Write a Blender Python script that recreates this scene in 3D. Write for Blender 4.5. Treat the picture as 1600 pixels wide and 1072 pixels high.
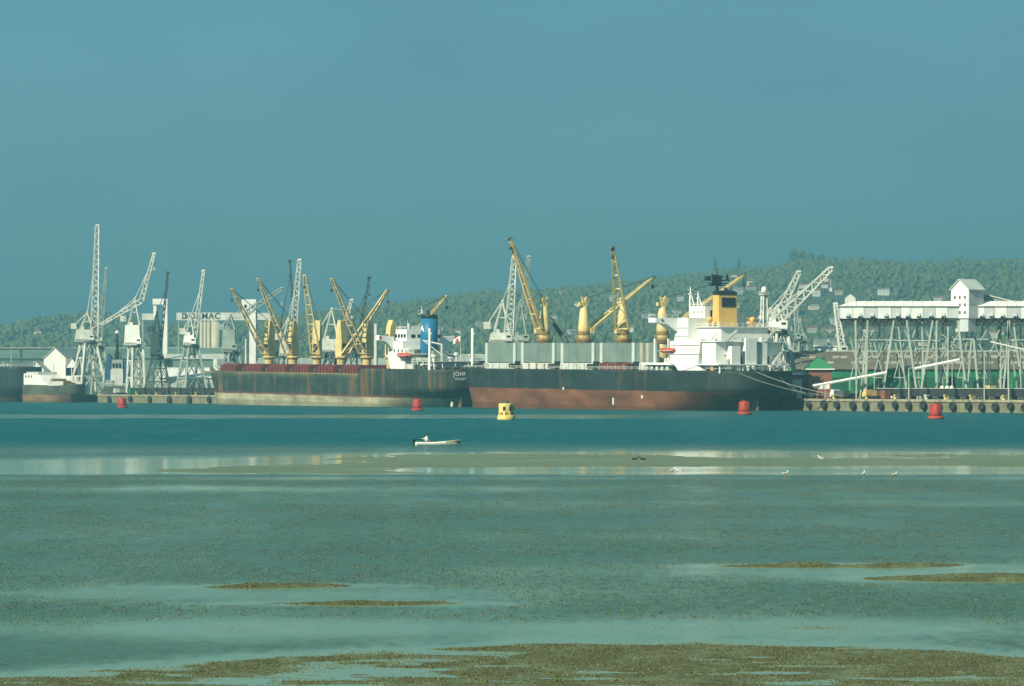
import bpy, math, random
import numpy as np
from mathutils import Vector, Matrix
random.seed(7); RNG = np.random.default_rng(11)
R = math.radians
SC = bpy.context.scene
COL = SC.collection
for o in list(bpy.data.objects): bpy.data.objects.remove(o)

# ------------------------------------------------------------------ camera, sky, sun, exposure
CAM_H, FPX, CX, YH = 7.5, 5000.0, 800.0, 603.0      # eye height; focal length, centre column and horizon row in photo pixels
cd = bpy.data.cameras.new('camera'); cam = bpy.data.objects.new('camera', cd); COL.objects.link(cam)
cd.sensor_width = 36.0; cd.lens = FPX / 1600.0 * 36.0
cd.clip_start = 1.0; cd.clip_end = 20000.0
cam.location = (0, 0, CAM_H)
cam.rotation_euler = (R(90) + math.atan((YH - 536.0) / FPX), 0, 0)
SC.camera = cam

SUN_EL = R(33)
_az = Vector((-0.66, -0.70)).normalized()
SUN_DIR = Vector((_az.x * math.cos(SUN_EL), _az.y * math.cos(SUN_EL), math.sin(SUN_EL)))
world = bpy.data.worlds.new('World'); SC.world = world; world.use_nodes = True
wn, wl = world.node_tree.nodes, world.node_tree.links
wn.clear()
w_out = wn.new('ShaderNodeOutputWorld'); w_bg = wn.new('ShaderNodeBackground')
sky = wn.new('ShaderNodeTexSky'); sky.sky_type = 'NISHITA'; sky.sun_disc = False
sky.sun_elevation = SUN_EL; sky.sun_rotation = math.atan2(_az.x, _az.y)
sky.air_density = 1.0; sky.dust_density = 1.5; sky.ozone_density = 3.0
w_tc = wn.new('ShaderNodeTexCoord'); w_map = wn.new('ShaderNodeMapping'); w_map.inputs['Scale'].default_value = (3, 3, 9)
w_noise = wn.new('ShaderNodeTexNoise'); w_noise.inputs['Scale'].default_value = 1.6; w_noise.inputs['Detail'].default_value = 5
w_ramp = wn.new('ShaderNodeValToRGB')                # even, low overcast veil of grey-teal cloud over the whole sky
w_ramp.color_ramp.elements[0].position = 0.32; w_ramp.color_ramp.elements[0].color = (0.46, 1.66, 2.40, 1)
w_ramp.color_ramp.elements[1].position = 0.66; w_ramp.color_ramp.elements[1].color = (0.74, 2.32, 2.90, 1)
w_mix = wn.new('ShaderNodeMix'); w_mix.data_type = 'RGBA'; w_mix.inputs['Factor'].default_value = 0.88
wl.new(w_tc.outputs['Generated'], w_map.inputs['Vector']); wl.new(w_map.outputs[0], w_noise.inputs['Vector'])
wl.new(w_noise.outputs['Fac'], w_ramp.inputs['Fac'])
wl.new(sky.outputs[0], w_mix.inputs['A']); wl.new(w_ramp.outputs[0], w_mix.inputs['B'])
w_sep = wn.new('ShaderNodeSeparateXYZ'); wl.new(w_tc.outputs['Generated'], w_sep.inputs[0])
w_zen = wn.new('ShaderNodeValToRGB')                 # the veil thins and deepens towards the zenith, alike on every side
for e, (p, v) in zip([w_zen.color_ramp.elements[0], w_zen.color_ramp.elements[1]], ((0.10, 1.0), (0.6, 0.62))): e.position = p; e.color = (v, v, v, 1)
wl.new(w_sep.outputs['Z'], w_zen.inputs['Fac'])
w_mul = wn.new('ShaderNodeMix'); w_mul.data_type = 'RGBA'; w_mul.blend_type = 'MULTIPLY'; w_mul.inputs['Factor'].default_value = 1.0
wl.new(w_mix.outputs['Result'], w_mul.inputs['A']); wl.new(w_zen.outputs[0], w_mul.inputs['B'])
wl.new(w_mul.outputs['Result'], w_bg.inputs['Color']); w_bg.inputs['Strength'].default_value = 0.1
wl.new(w_bg.outputs[0], w_out.inputs['Surface'])

sl = bpy.data.lights.new('sun', 'SUN'); sun = bpy.data.objects.new('sun', sl); COL.objects.link(sun)
sl.energy = 5.0; sl.angle = R(0.5); sl.color = (1.0, 0.94, 0.75)
sun.rotation_euler = SUN_DIR.to_track_quat('Z', 'Y').to_euler(); sun.location = (-200, -100, 300)

vs = SC.view_settings
vs.view_transform = 'Standard'; vs.look = 'None'; vs.exposure = 0.60; vs.gamma = 1.0; vs.use_curve_mapping = False
SC.cycles.max_bounces = 6; SC.cycles.diffuse_bounces = 2; SC.cycles.glossy_bounces = 3
SC.cycles.transparent_max_bounces = 8; SC.cycles.volume_bounces = 0
SC.cycles.use_denoising = True; SC.cycles.sample_clamp_indirect = 4.0

# ------------------------------------------------------------------ the quay frame: t runs along the quay (away to the left), s out over the water
U = Vector((-0.5, 0.8660254)); N = Vector((-0.8660254, -0.5)); O = Vector((90.0, 973.5)); QROT = R(120)
ZQ = 3.5
def wpos(t, s, z=0.0): return Vector((O.x + t*U.x + s*N.x, O.y + t*U.y + s*N.y, z))
def t_at(px, s):
    k = (px - CX) / FPX
    return (k*(O.y + s*N.y) - (O.x + s*N.x)) / (U.x - k*U.y)
def z_at(py, t, s): return CAM_H + (YH - py)/FPX * (O.y + s*N.y + t*U.y)
def zY(py, Y): return CAM_H + (YH - py)/FPX * Y
def xY(px, Y): return (px - CX)/FPX * Y

# ------------------------------------------------------------------ materials
MATS = {}
def nodes_of(name):
    m = bpy.data.materials.new(name); m.use_nodes = True
    nt = m.node_tree; nt.nodes.clear()
    out = nt.nodes.new('ShaderNodeOutputMaterial'); b = nt.nodes.new('ShaderNodeBsdfPrincipled')
    nt.links.new(b.outputs[0], out.inputs['Surface'])
    return m, nt, b
def mixc(nt, fac, a, b):
    mx = nt.nodes.new('ShaderNodeMix'); mx.data_type = 'RGBA'
    for key, v in (('Factor', fac), ('A', a), ('B', b)):
        if hasattr(v, 'node'): nt.links.new(v, mx.inputs[key])
        else: mx.inputs[key].default_value = v if key == 'Factor' else (*v[:3], 1)
    return mx.outputs['Result']
def noise(nt, scale, vec=None, detail=4, stretch=None, rough=0.55):
    n = nt.nodes.new('ShaderNodeTexNoise'); n.inputs['Scale'].default_value = scale
    n.inputs['Detail'].default_value = detail; n.inputs['Roughness'].default_value = rough
    if vec is None:
        tc = nt.nodes.new('ShaderNodeTexCoord'); vec = tc.outputs['Object']
    if stretch:
        mp = nt.nodes.new('ShaderNodeMapping'); mp.inputs['Scale'].default_value = stretch
        nt.links.new(vec, mp.inputs['Vector']); vec = mp.outputs[0]
    nt.links.new(vec, n.inputs['Vector'])
    return n.outputs['Fac']
def ramp(nt, fac, stops):
    r = nt.nodes.new('ShaderNodeValToRGB'); cr = r.color_ramp
    while len(cr.elements) < len(stops): cr.elements.new(0.5)
    for e, (p, c) in zip(cr.elements, stops):
        e.position = p; e.color = (c, c, c, 1) if isinstance(c, (int, float)) else (*c, 1)
    nt.links.new(fac, r.inputs['Fac'])
    return r.outputs['Color']
def math_n(nt, op, a, b=None, clamp=False):
    n = nt.nodes.new('ShaderNodeMath'); n.operation = op; n.use_clamp = clamp
    for i, v in enumerate((a, b)):
        if v is None: continue
        if hasattr(v, 'node'): nt.links.new(v, n.inputs[i])
        else: n.inputs[i].default_value = v
    return n.outputs[0]
def bump(nt, b, h, strength=0.3, dist=0.05):
    bp = nt.nodes.new('ShaderNodeBump'); bp.inputs['Distance'].default_value = dist
    if hasattr(strength, 'node'): nt.links.new(strength, bp.inputs['Strength'])
    else: bp.inputs['Strength'].default_value = strength
    nt.links.new(h, bp.inputs['Height']); nt.links.new(bp.outputs[0], b.inputs['Normal'])
def paint(name, col, rough=0.55, var=0.18, scale=0.35, wear=0.0, wear_col=(0.16, 0.065, 0.025), metal=0.0):
    """weathered paint: broad tonal drift, fine grime and vertical rust runs"""
    if name in MATS: return MATS[name]
    m, nt, b = nodes_of(name)
    n1 = noise(nt, scale, detail=6)
    c = mixc(nt, ramp(nt, n1, [(0.3, 0.0), (0.7, 1.0)]), tuple(x*(1-var) for x in col), tuple(min(1, x*(1+var*0.6)) for x in col))
    if wear > 0:
        n2 = noise(nt, 1.0, detail=6, stretch=(0.9, 0.9, 0.10), rough=0.7)
        f = ramp(nt, n2, [(0.62 - 0.22*wear, 0.0), (0.75 - 0.1*wear, min(1.0, 0.35 + wear))])
        c = mixc(nt, f, c, wear_col)
    nt.links.new(c, b.inputs['Base Color'])
    b.inputs['Roughness'].default_value = rough; b.inputs['Metallic'].default_value = metal
    b.inputs['Specular IOR Level'].default_value = 0.3
    bump(nt, b, noise(nt, 3.0), 0.15, 0.03)
    MATS[name] = m
    return m
def hull_mat(name, upper, lower, zsplit, rust, streak, band=None, line=None):
    m, nt, b = nodes_of(name)
    tc = nt.nodes.new('ShaderNodeTexCoord'); sp = nt.nodes.new('ShaderNodeSeparateXYZ')
    nt.links.new(tc.outputs['Object'], sp.inputs[0]); vec = tc.outputs['Object']
    big = noise(nt, 0.05, vec, 6)
    up = mixc(nt, ramp(nt, big, [(0.35, 0.0), (0.65, 1.0)]), tuple(x*0.7 for x in upper), tuple(x*1.35 for x in upper))
    plates = noise(nt, 1.0, vec, 2, (0.12, 0.12, 0.35))
    up = mixc(nt, ramp(nt, plates, [(0.5, 0.0), (0.62, 0.35)]), up, tuple(x*2.2 for x in upper))
    lo = mixc(nt, ramp(nt, noise(nt, 0.18, vec, 7, (0.4, 0.4, 1.0)), [(0.32, 0.0), (0.66, 1.0)]), tuple(x*0.5 for x in lower), tuple(x*1.3 for x in lower))
    runs = noise(nt, 1.0, vec, 5, (0.33, 0.33, 0.018), 0.65)
    spot = noise(nt, 1.0, vec, 3, (0.06, 0.06, 0.05))
    rf = math_n(nt, 'MULTIPLY', ramp(nt, runs, [(0.60-0.1*streak, 0.0), (0.68, streak)]), ramp(nt, spot, [(0.4, 0.15), (0.6, 1.0)]))
    up = mixc(nt, rf, up, rust)
    lo = mixc(nt, math_n(nt, 'MULTIPLY', rf, 0.6), lo, rust)
    edge = math_n(nt, 'ADD', sp.outputs['Z'], math_n(nt, 'MULTIPLY', math_n(nt, 'SUBTRACT', noise(nt, 0.25, vec, 5), 0.5), 0.7))
    f = ramp(nt, math_n(nt, 'DIVIDE', edge, 20.0), [(zsplit/20.0 - 0.004, 0.0), (zsplit/20.0 + 0.004, 1.0)])
    c = mixc(nt, f, lo, up)
    if band:                                        # worn scuffed strip below the sheer strake
        z0, z1, bc, amt = band
        g = math_n(nt, 'MULTIPLY', ramp(nt, math_n(nt, 'DIVIDE', edge, 20.0), [(z0/20.0, 0.0), (z1/20.0, amt)]), ramp(nt, spot, [(0.35, 0.2), (0.6, 1.0)]))
        g = math_n(nt, 'MULTIPLY', g, ramp(nt, math_n(nt, 'DIVIDE', sp.outputs['X'], 220.0), [(0.243, 0.0), (0.25, 1.0), (0.86, 1.0), (0.9, 0.3)]))
        c = mixc(nt, g, c, bc)
    if line:                                        # thin painted line along the boot topping
        g = ramp(nt, math_n(nt, 'DIVIDE', edge, 20.0), [((zsplit-0.02)/20, 0.0), ((zsplit+0.05)/20, 1.0), ((zsplit+0.55)/20, 1.0), ((zsplit+0.75)/20, 0.0)])
        c = mixc(nt, math_n(nt, 'MULTIPLY', g, 0.8), c, line)
    wet = ramp(nt, math_n(nt, 'DIVIDE', edge, 20.0), [(0.02, 0.55), (0.045, 0.0)])
    c = mixc(nt, wet, c, tuple(x*0.4 for x in lower))
    nt.links.new(c, b.inputs['Base Color']); b.inputs['Roughness'].default_value = 0.6
    b.inputs['Specular IOR Level'].default_value = 0.25
    bump(nt, b, noise(nt, 0.5, vec, 3), 0.25, 0.15)
    MATS[name] = m
    return m

M = dict(
    white=paint('white_paint', (0.82, 0.82, 0.76), 0.5, 0.10, 0.2, 0.22, (0.45, 0.38, 0.24)),
    offwhite=paint('dull_white_paint', (0.58, 0.60, 0.54), 0.6, 0.2, 0.25, 0.25),
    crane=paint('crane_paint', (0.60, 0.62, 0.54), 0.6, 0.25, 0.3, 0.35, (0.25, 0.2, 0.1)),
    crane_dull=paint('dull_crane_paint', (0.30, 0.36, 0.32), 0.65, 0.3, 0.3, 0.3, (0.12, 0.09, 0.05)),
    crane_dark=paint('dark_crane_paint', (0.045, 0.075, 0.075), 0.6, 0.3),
    ochre=paint('ochre_paint', (0.73, 0.57, 0.24), 0.55, 0.2, 0.4, 0.35),
    ochre_worn=paint('worn_ochre_paint', (0.62, 0.47, 0.20), 0.6, 0.3, 0.5, 0.55, (0.26, 0.11, 0.045)),
    cream=paint('cream_yellow_paint', (0.74, 0.58, 0.26), 0.5, 0.15, 0.4, 0.3),
    funnel_yellow=paint('funnel_yellow_paint', (0.72, 0.45, 0.12), 0.5, 0.12, 0.4, 0.2),
    brown=paint('rusty_brown_paint', (0.27, 0.17, 0.06), 0.7, 0.3, 0.5, 0.5),
    grey=paint('grey_green_hatch_paint', (0.175, 0.235, 0.205), 0.65, 0.2, 0.15, 0.3, (0.12, 0.13, 0.10)),
    palegrey=paint('pale_grey_paint', (0.52, 0.56, 0.50), 0.6, 0.15),
    maroon=paint('maroon_paint', (0.17, 0.035, 0.03), 0.6, 0.3, 0.3, 0.3, (0.07, 0.02, 0.015)),
    black=paint('black_paint', (0.015, 0.02, 0.022), 0.5, 0.3),
    blue=paint('blue_paint', (0.015, 0.16, 0.31), 0.45, 0.15, 0.3),
    red=paint('red_paint', (0.46, 0.05, 0.035), 0.6, 0.35, 0.9, 0.6, (0.17, 0.04, 0.03)),
    redboat=paint('lifeboat_red', (0.55, 0.07, 0.04), 0.45, 0.1),
    orange=paint('orange_paint', (0.75, 0.28, 0.04), 0.5, 0.1),
    yellow=paint('yellow_paint', (0.72, 0.57, 0.18), 0.6, 0.25, 0.6, 0.55, (0.35, 0.2, 0.05)),
    glass=paint('dark_glass', (0.01, 0.02, 0.025), 0.15, 0.1),
    rubber=paint('black_rubber', (0.03, 0.034, 0.03), 0.85, 0.3, 1.0),
    steel=paint('galvanised_steel', (0.42, 0.47, 0.40), 0.6, 0.25, 0.3, 0.3, (0.16, 0.12, 0.06)),
    steel_dark=paint('dark_steel', (0.07, 0.09, 0.085), 0.65, 0.3, 0.4, 0.3),
    wagon=paint('wagon_black', (0.035, 0.04, 0.04), 0.8, 0.35, 0.5, 0.4, (0.08, 0.05, 0.03)),
    cladding=paint('white_cladding', (0.78, 0.78, 0.74), 0.6, 0.10, 0.3, 0.25, (0.4, 0.36, 0.26)),
    cladding2=paint('grey_white_cladding', (0.50, 0.54, 0.53), 0.6, 0.10, 0.3, 0.12, (0.35, 0.3, 0.22)),
    shedroof=paint('old_brown_roofing', (0.17, 0.155, 0.115), 0.85, 0.3, 0.12, 0.45, (0.09, 0.075, 0.05)),
    tealroof=paint('old_grey_green_roofing', (0.14, 0.23, 0.19), 0.8, 0.25, 0.05, 0.3, (0.08, 0.12, 0.1)),
    greenwall=paint('green_cladding', (0.02, 0.20, 0.09), 0.65, 0.3, 0.15, 0.35, (0.015, 0.08, 0.045)),
    greenroof=paint('green_roofing', (0.04, 0.24, 0.09), 0.6, 0.15, 0.2),
    brick=paint('brickwork', (0.24, 0.095, 0.065), 0.85, 0.25, 0.8),
    concrete=paint('silo_concrete', (0.46, 0.44, 0.33), 0.8, 0.2, 0.08, 0.3, (0.25, 0.22, 0.15)),
    skylight=paint('pale_skylight', (0.42, 0.40, 0.30), 0.5, 0.2),
    roof_red=paint('terracotta_roof', (0.30, 0.12, 0.07), 0.85, 0.2, 0.1),
    roof_grey=paint('grey_roof', (0.34, 0.33, 0.28), 0.8, 0.2, 0.1),
    housewall=paint('pale_house_wall', (0.72, 0.66, 0.52), 0.8, 0.1, 0.1),
    bark=paint('bark', (0.07, 0.05, 0.035), 0.9, 0.3),
    cloth_red=paint('red_cloth', (0.5, 0.08, 0.06), 0.9, 0.1),
    rope=paint('mooring_rope', (0.42, 0.42, 0.34), 0.9, 0.1),
    shirt=paint('white_shirt', (0.78, 0.77, 0.70), 0.9, 0.06, 4.0),
    skin=paint('skin', (0.30, 0.17, 0.11), 0.6, 0.05),
    hair=paint('dark_hair', (0.02, 0.016, 0.013), 0.7, 0.1),
    trousers=paint('dark_trousers', (0.05, 0.06, 0.09), 0.9, 0.1),
    boat_in=paint('boat_inside', (0.40, 0.37, 0.22), 0.6, 0.15, 2.0),
    feather=paint('white_feather', (0.78, 0.78, 0.74), 0.8, 0.05), feather_grey=paint('grey_feather', (0.25, 0.26, 0.27), 0.8, 0.1),
    feather_dark=paint('dark_feather', (0.03, 0.03, 0.03), 0.8, 0.1),
)

# ------------------------------------------------------------------ mesh building
class MB:
    def __init__(self): self.v = []; self.f = []
    def add(self, vs, fs):
        k = len(self.v); self.v += [tuple(p) for p in vs]; self.f += [tuple(i + k for i in f) for f in fs]; return self
    def box(self, a, b):
        (x0, y0, z0), (x1, y1, z1) = a, b
        return self.add([(x0,y0,z0),(x1,y0,z0),(x1,y1,z0),(x0,y1,z0),(x0,y0,z1),(x1,y0,z1),(x1,y1,z1),(x0,y1,z1)],
                        [(3,2,1,0),(4,5,6,7),(0,1,5,4),(1,2,6,5),(2,3,7,6),(3,0,4,7)])
    def frustum(self, c, z0, z1, a0, b0, a1, b1, dx=0, dy=0):
        x, y = c
        return self.add([(x-a0,y-b0,z0),(x+a0,y-b0,z0),(x+a0,y+b0,z0),(x-a0,y+b0,z0),
                         (x+dx-a1,y+dy-b1,z1),(x+dx+a1,y+dy-b1,z1),(x+dx+a1,y+dy+b1,z1),(x+dx-a1,y+dy+b1,z1)],
                        [(3,2,1,0),(4,5,6,7),(0,1,5,4),(1,2,6,5),(2,3,7,6),(3,0,4,7)])
    def tube(self, p0, p1, r0, r1=None, n=4, cap=True):
        p0, p1 = Vector(p0), Vector(p1); r1 = r0 if r1 is None else r1
        d = p1 - p0
        if d.length < 1e-6: return self
        q = d.to_track_quat('Z', 'Y'); k = math.pi/4 if n == 4 else 0
        g = math.sqrt(2) if n == 4 else 1
        vs = []
        for p, r in ((p0, r0), (p1, r1)):
            for i in range(n):
                a = 2*math.pi*i/n + k
                vs.append(p + q @ Vector((math.cos(a)*r*g, math.sin(a)*r*g, 0)))
        fs = [(i, (i+1) % n, n + (i+1) % n, n + i) for i in range(n)]
        if cap: fs += [tuple(range(n-1, -1, -1)), tuple(range(n, 2*n))]
        return self.add(vs, fs)
    def lathe(self, c, prof, n=16, sx=1.0, sy=1.0):
        x, y = c; vs = []
        for r, z in prof:
            for i in range(n):
                a = 2*math.pi*i/n; vs.append((x + r*sx*math.cos(a), y + r*sy*math.sin(a), z))
        fs = []
        for j in range(len(prof)-1):
            for i in range(n):
                fs.append((j*n+i, j*n+(i+1) % n, (j+1)*n+(i+1) % n, (j+1)*n+i))
        fs += [tuple(range(n-1, -1, -1)), tuple(range((len(prof)-1)*n, len(prof)*n))]
        return self.add(vs, fs)
    def prism(self, pts, axis, a, b):
        """extrude a polygon; axis 'x': pts are (y,z); 'y': pts are (x,z); 'z': pts are (x,y)"""
        def P(p, h): return {'x': (h, p[0], p[1]), 'y': (p[0], h, p[1]), 'z': (p[0], p[1], h)}[axis]
        n = len(pts)
        return self.add([P(p, a) for p in pts] + [P(p, b) for p in pts],
                        [tuple(range(n-1, -1, -1)), tuple(range(n, 2*n))] + [(i, (i+1) % n, n+(i+1) % n, n+i) for i in range(n)])
    def lattice(self, p0, p1, w0, w1, bays, r, rb=None, up=(0, 1, 0)):
        p0, p1 = Vector(p0), Vector(p1); rb = rb or r*0.6
        d = (p1-p0).normalized(); a = d.cross(Vector(up)).normalized(); b = a.cross(d).normalized()
        def corner(i, j):
            f = i/bays; c = p0.lerp(p1, f); w = (w0 + (w1-w0)*f)/2
            sx, sy = ((-1,-1),(1,-1),(1,1),(-1,1))[j % 4]
            return c + a*sx*w + b*sy*w
        for j in range(4): self.tube(corner(0, j), corner(bays, j), r, r, 4, False)
        for i in range(bays):
            for j in range(4):
                if (i + j) % 2: self.tube(corner(i, j), corner(i+1, j+1), rb, rb, 4, False)
                else: self.tube(corner(i, j+1), corner(i+1, j), rb, rb, 4, False)
        return self
    def mesh(self, name, mat, smooth=False):
        me = bpy.data.meshes.new(name); me.from_pydata([tuple(p) for p in self.v], [], self.f)
        me.materials.append(mat)
        bmfix(me)
        if smooth: me.shade_smooth()
        return me
    def build(self, name, mat, parent=None, smooth=False):
        o = bpy.data.objects.new(name, self.mesh(name, mat, smooth)); COL.objects.link(o); o.parent = parent
        return o
import bmesh
def bmfix(me):
    bm = bmesh.new(); bm.from_mesh(me); bmesh.ops.recalc_face_normals(bm, faces=bm.faces); bm.to_mesh(me); bm.free()
def tag(o, label=None, cat=None, group=None, kind=None):
    for k, v in (('label', label), ('category', cat), ('group', group), ('kind', kind)):
        if v: o[k] = v
    return o
def thing(name, label, cat, loc=(0,0,0), rz=0.0, group=None):
    o = bpy.data.objects.new(name, None); COL.objects.link(o); o.empty_display_size = 0.5
    o.location = loc; o.rotation_euler = (0, 0, rz)
    return tag(o, label, cat, group)
def struct(name, mb, mat, smooth=False): return tag(mb.build(name, mat, None, smooth), kind='structure')
def link_copy(o, parent=None):
    c = o.copy(); COL.objects.link(c); c.parent = parent; return c
def copy_tree(o, parent=None):
    c = link_copy(o, parent)
    for ch in [x for x in o.children]: copy_tree(ch, c)
    return c
def lettering(body, size, mat, parent, loc, rot, name='lettering', spacing=1.0, bold=0.0):
    cu = bpy.data.curves.new('letters', 'FONT'); cu.body = body; cu.size = size; cu.align_x = 'CENTER'; cu.align_y = 'CENTER'
    cu.extrude = 0.03; cu.offset = bold; cu.space_character = spacing
    tmp = bpy.data.objects.new('letters', cu); COL.objects.link(tmp)
    me = bpy.data.meshes.new_from_object(tmp.evaluated_get(bpy.context.evaluated_depsgraph_get()))
    bpy.data.objects.remove(tmp); bpy.data.curves.remove(cu)
    me.name = name; me.materials.clear(); me.materials.append(mat)
    o = bpy.data.objects.new(name, me); COL.objects.link(o); o.parent = parent; o.location = loc; o.rotation_euler = rot
    return o
ORD = ['first','second','third','fourth','fifth','sixth','seventh','eighth','ninth','tenth','eleventh','twelfth','thirteenth',
       'fourteenth','fifteenth','sixteenth','seventeenth','eighteenth','nineteenth','twentieth']
def nth(i):
    if i < 20: return ORD[i]
    n = i + 1
    return {2:'twenty',3:'thirty',4:'forty',5:'fifty',6:'sixty'}[n//10] + ('' if n % 10 == 0 else '-' + ORD[n % 10 - 1]) if n % 10 else {3:'thirtieth',4:'fortieth',5:'fiftieth',6:'sixtieth'}[n//10]

# ------------------------------------------------------------------ noise for terrain
_P = RNG.random((512, 512))
def vnoise(x, y):
    xi = np.floor(x).astype(int); yi = np.floor(y).astype(int); fx = x-xi; fy = y-yi
    fx = fx*fx*(3-2*fx); fy = fy*fy*(3-2*fy)
    g = lambda a, b: _P[a % 512, b % 512]
    return (g(xi,yi)*(1-fx)+g(xi+1,yi)*fx)*(1-fy) + (g(xi,yi+1)*(1-fx)+g(xi+1,yi+1)*fx)*fy
def fbm(x, y, o=4):
    s = 0; a = 0.5; t = 0
    for i in range(o): s = s + a*vnoise(x*2**i + 17.3*i, y*2**i + 5.1*i); t += a; a *= 0.5
    return s/t
def sstep(a, b, x):
    t = np.clip((x-a)/(b-a), 0, 1); return t*t*(3-2*t)

# ------------------------------------------------------------------ tidal flat (bed) and water
BED_CURVE_X = np.array([-60, -14, -5.5, 0, 5.6, 11.2, 14.4, 60.0])
BED_CURVE_Y = np.array([81, 83.5, 91, 94.5, 93.8, 91.7, 89.9, 88.0])
def bed(X, Y):
    warp = (fbm(X*0.10, Y*0.03, 3)-0.5)
    n_f = fbm(X*0.7, Y*0.22, 5)-0.5                      # small relief, drawn out sideways by the tide
    n_m = fbm(X*0.12+3, Y*0.05, 4)-0.5
    z = -0.24 + 0.20*n_m + 0.03*n_f
    # near weed flat
    yb = np.interp(X, BED_CURVE_X, BED_CURVE_Y) + 3.0*warp
    n_s = fbm(X*0.42+7, Y*1.05, 5)-0.5                     # streaks left by the ebb
    k = sstep(4.0, -3.0, Y - yb)
    z = z*(1-k) + k*(0.012 + 0.10*n_s + 0.03*n_m)
    # low weedy ridges
    for (cx, cy, rx, ry, h, sl) in ((-8.7, 120.0, 4.4, 1.3, 0.22, 0.0), (-5.0, 110.0, 4.8, 1.5, 0.22, 0.0), (13.7, 133.6, 6.4, 1.7, 0.29, -0.05),
                                   (20.5, 124.0, 7.0, 2.2, 0.31, -0.04), (27, 129, 5, 1.6, 0.27, 0.0), (-32, 116, 9, 2.0, 0.2, 0.0)):
        d = ((X-cx)/rx)**2 + ((Y-cy-sl*(X-cx) + 1.6*warp)/ry)**2
        z = z + (h + 0.36*n_s)*np.exp(-d*1.1)
    # shallow slick margins
    for (cx, cy, rx, ry, h) in ((0, 99, 46, 5.0, 0.19), (-9, 115, 15, 7, 0.16), (18, 129, 18, 6, 0.17), (-20, 235, 34, 9, 0.15), (10, 205, 30, 7, 0.08), (5, 160, 30, 5, 0.06), (-10, 260, 60, 6, 0.12)):
        z = z + h*np.exp(-((X-cx)/rx)**2 - ((Y-cy)/ry)**2)
    # long sand bar at 270-370 m
    y0 = 272 + 1.2*warp + 7*(fbm(X*0.11+5, Y*0.02, 4)-0.5); y1 = 362 - 34*sstep(-8, -40, X) + 22*warp + 26*(fbm(X*0.09, Y*0.01+2, 4)-0.5)
    kb = sstep(y0-4.5, y0+4.0, Y)*sstep(y1+20, y1-16, Y)
    z = z*(1-kb) + kb*(0.012 - 0.055*sstep(-13, -38, X) + 0.13*(fbm(X*0.05, Y*0.035, 5)-0.5) + 0.03*np.exp(-((X+3)/14)**2) + 0.02*n_f
                       - 0.10*np.exp(-((Y-284)/11)**2)*sstep(-25, 12, X)*(1-sstep(30, 60, X)*0.6))
    # dredged channel
    kc = sstep(378, 470, Y)
    z = z*(1-kc) + kc*(-3.0)
    # far bar, awash, on the left
    cy = 790 + 30*warp
    far = sstep(cy-70, cy-48, Y)*sstep(cy+66, cy+40, Y)*(1-sstep(20, 70, X))
    z = z + far*(2.82 + 0.08*n_m)
    return z
def fan_grid(rows, cols):
    """rows: distances, cols: bearings (tangents) - only the spacing of the sheet's own vertices"""
    KK, YY = np.meshgrid(cols, rows); return KK*np.maximum(YY, 60.0), YY
def grid_mesh(name, X, Y, Z, attr=None):
    nr, nc = X.shape
    me = bpy.data.meshes.new(name)
    co = np.stack([X, Y, Z], -1).reshape(-1, 3).astype(np.float32)
    i = np.arange((nr-1)*(nc-1)); r = i//(nc-1); c = i % (nc-1); a = r*nc + c
    q = np.stack([a, a+1, a+1+nc, a+nc], -1).astype(np.int32)
    me.vertices.add(len(co)); me.vertices.foreach_set('co', co.ravel())
    me.loops.add(q.size); me.loops.foreach_set('vertex_index', q.ravel())
    me.polygons.add(len(q)); me.polygons.foreach_set('loop_start', np.arange(0, q.size, 4, dtype=np.int32))
    me.update(calc_edges=True)
    if attr is not None:
        at = me.attributes.new('depth', 'FLOAT', 'POINT'); at.data.foreach_set('value', attr.reshape(-1).astype(np.float32))
    me.shade_smooth()
    return me
rows = np.concatenate([np.linspace(-150, 55, 12)[:-1], np.geomspace(55, 145, 300), np.geomspace(145, 262, 70)[1:], np.linspace(262, 400, 170)[1:],
                       np.linspace(400, 1000, 110)[1:], np.linspace(1000, 2600, 30)[1:]])
cols = np.concatenate([np.linspace(-0.9, -0.22, 36)[:-1], np.linspace(-0.22, 0.22, 330), np.linspace(0.22, 0.9, 36)[1:]])
GX, GY = fan_grid(rows, cols); GZ = bed(GX, GY)

# sand and weed bed
m, nt, b = nodes_of('wet_sand')
geo = nt.nodes.new('ShaderNodeNewGeometry'); pos = geo.outputs['Position']
sp = nt.nodes.new('ShaderNodeSeparateXYZ'); nt.links.new(pos, sp.inputs[0])
sand = mixc(nt, ramp(nt, noise(nt, 0.12, pos, 7, (0.5, 1.0, 1), 0.68), [(0.34, 0.0), (0.64, 1.0)]), (0.105, 0.150, 0.075), (0.185, 0.220, 0.115))
weed = mixc(nt, noise(nt, 2.2, pos, 5), (0.050, 0.055, 0.014), (0.115, 0.110, 0.035))
near = ramp(nt, math_n(nt, 'DIVIDE', sp.outputs['Y'], 400.0), [(0.36, 1.0), (0.42, 0.0)])     # seaweed grows on the inshore banks only
wf = math_n(nt, 'MULTIPLY', near, ramp(nt, noise(nt, 0.9, pos, 6, (0.7, 0.35, 1)), [(0.36, 0.15), (0.56, 1.0)]))
nt.links.new(mixc(nt, wf, sand, weed), b.inputs['Base Color'])
b.inputs['Roughness'].default_value = 0.5; b.inputs['Specular IOR Level'].default_value = 0.35
bump(nt, b, noise(nt, 6.0, pos, 5), 0.5, 0.03)
SAND = m
bo = bpy.data.objects.new('tidal_flat', grid_mesh('tidal_flat', GX, GY, GZ)); COL.objects.link(bo)
bo.data.materials.append(SAND); bo['kind'] = 'structure'

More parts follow.
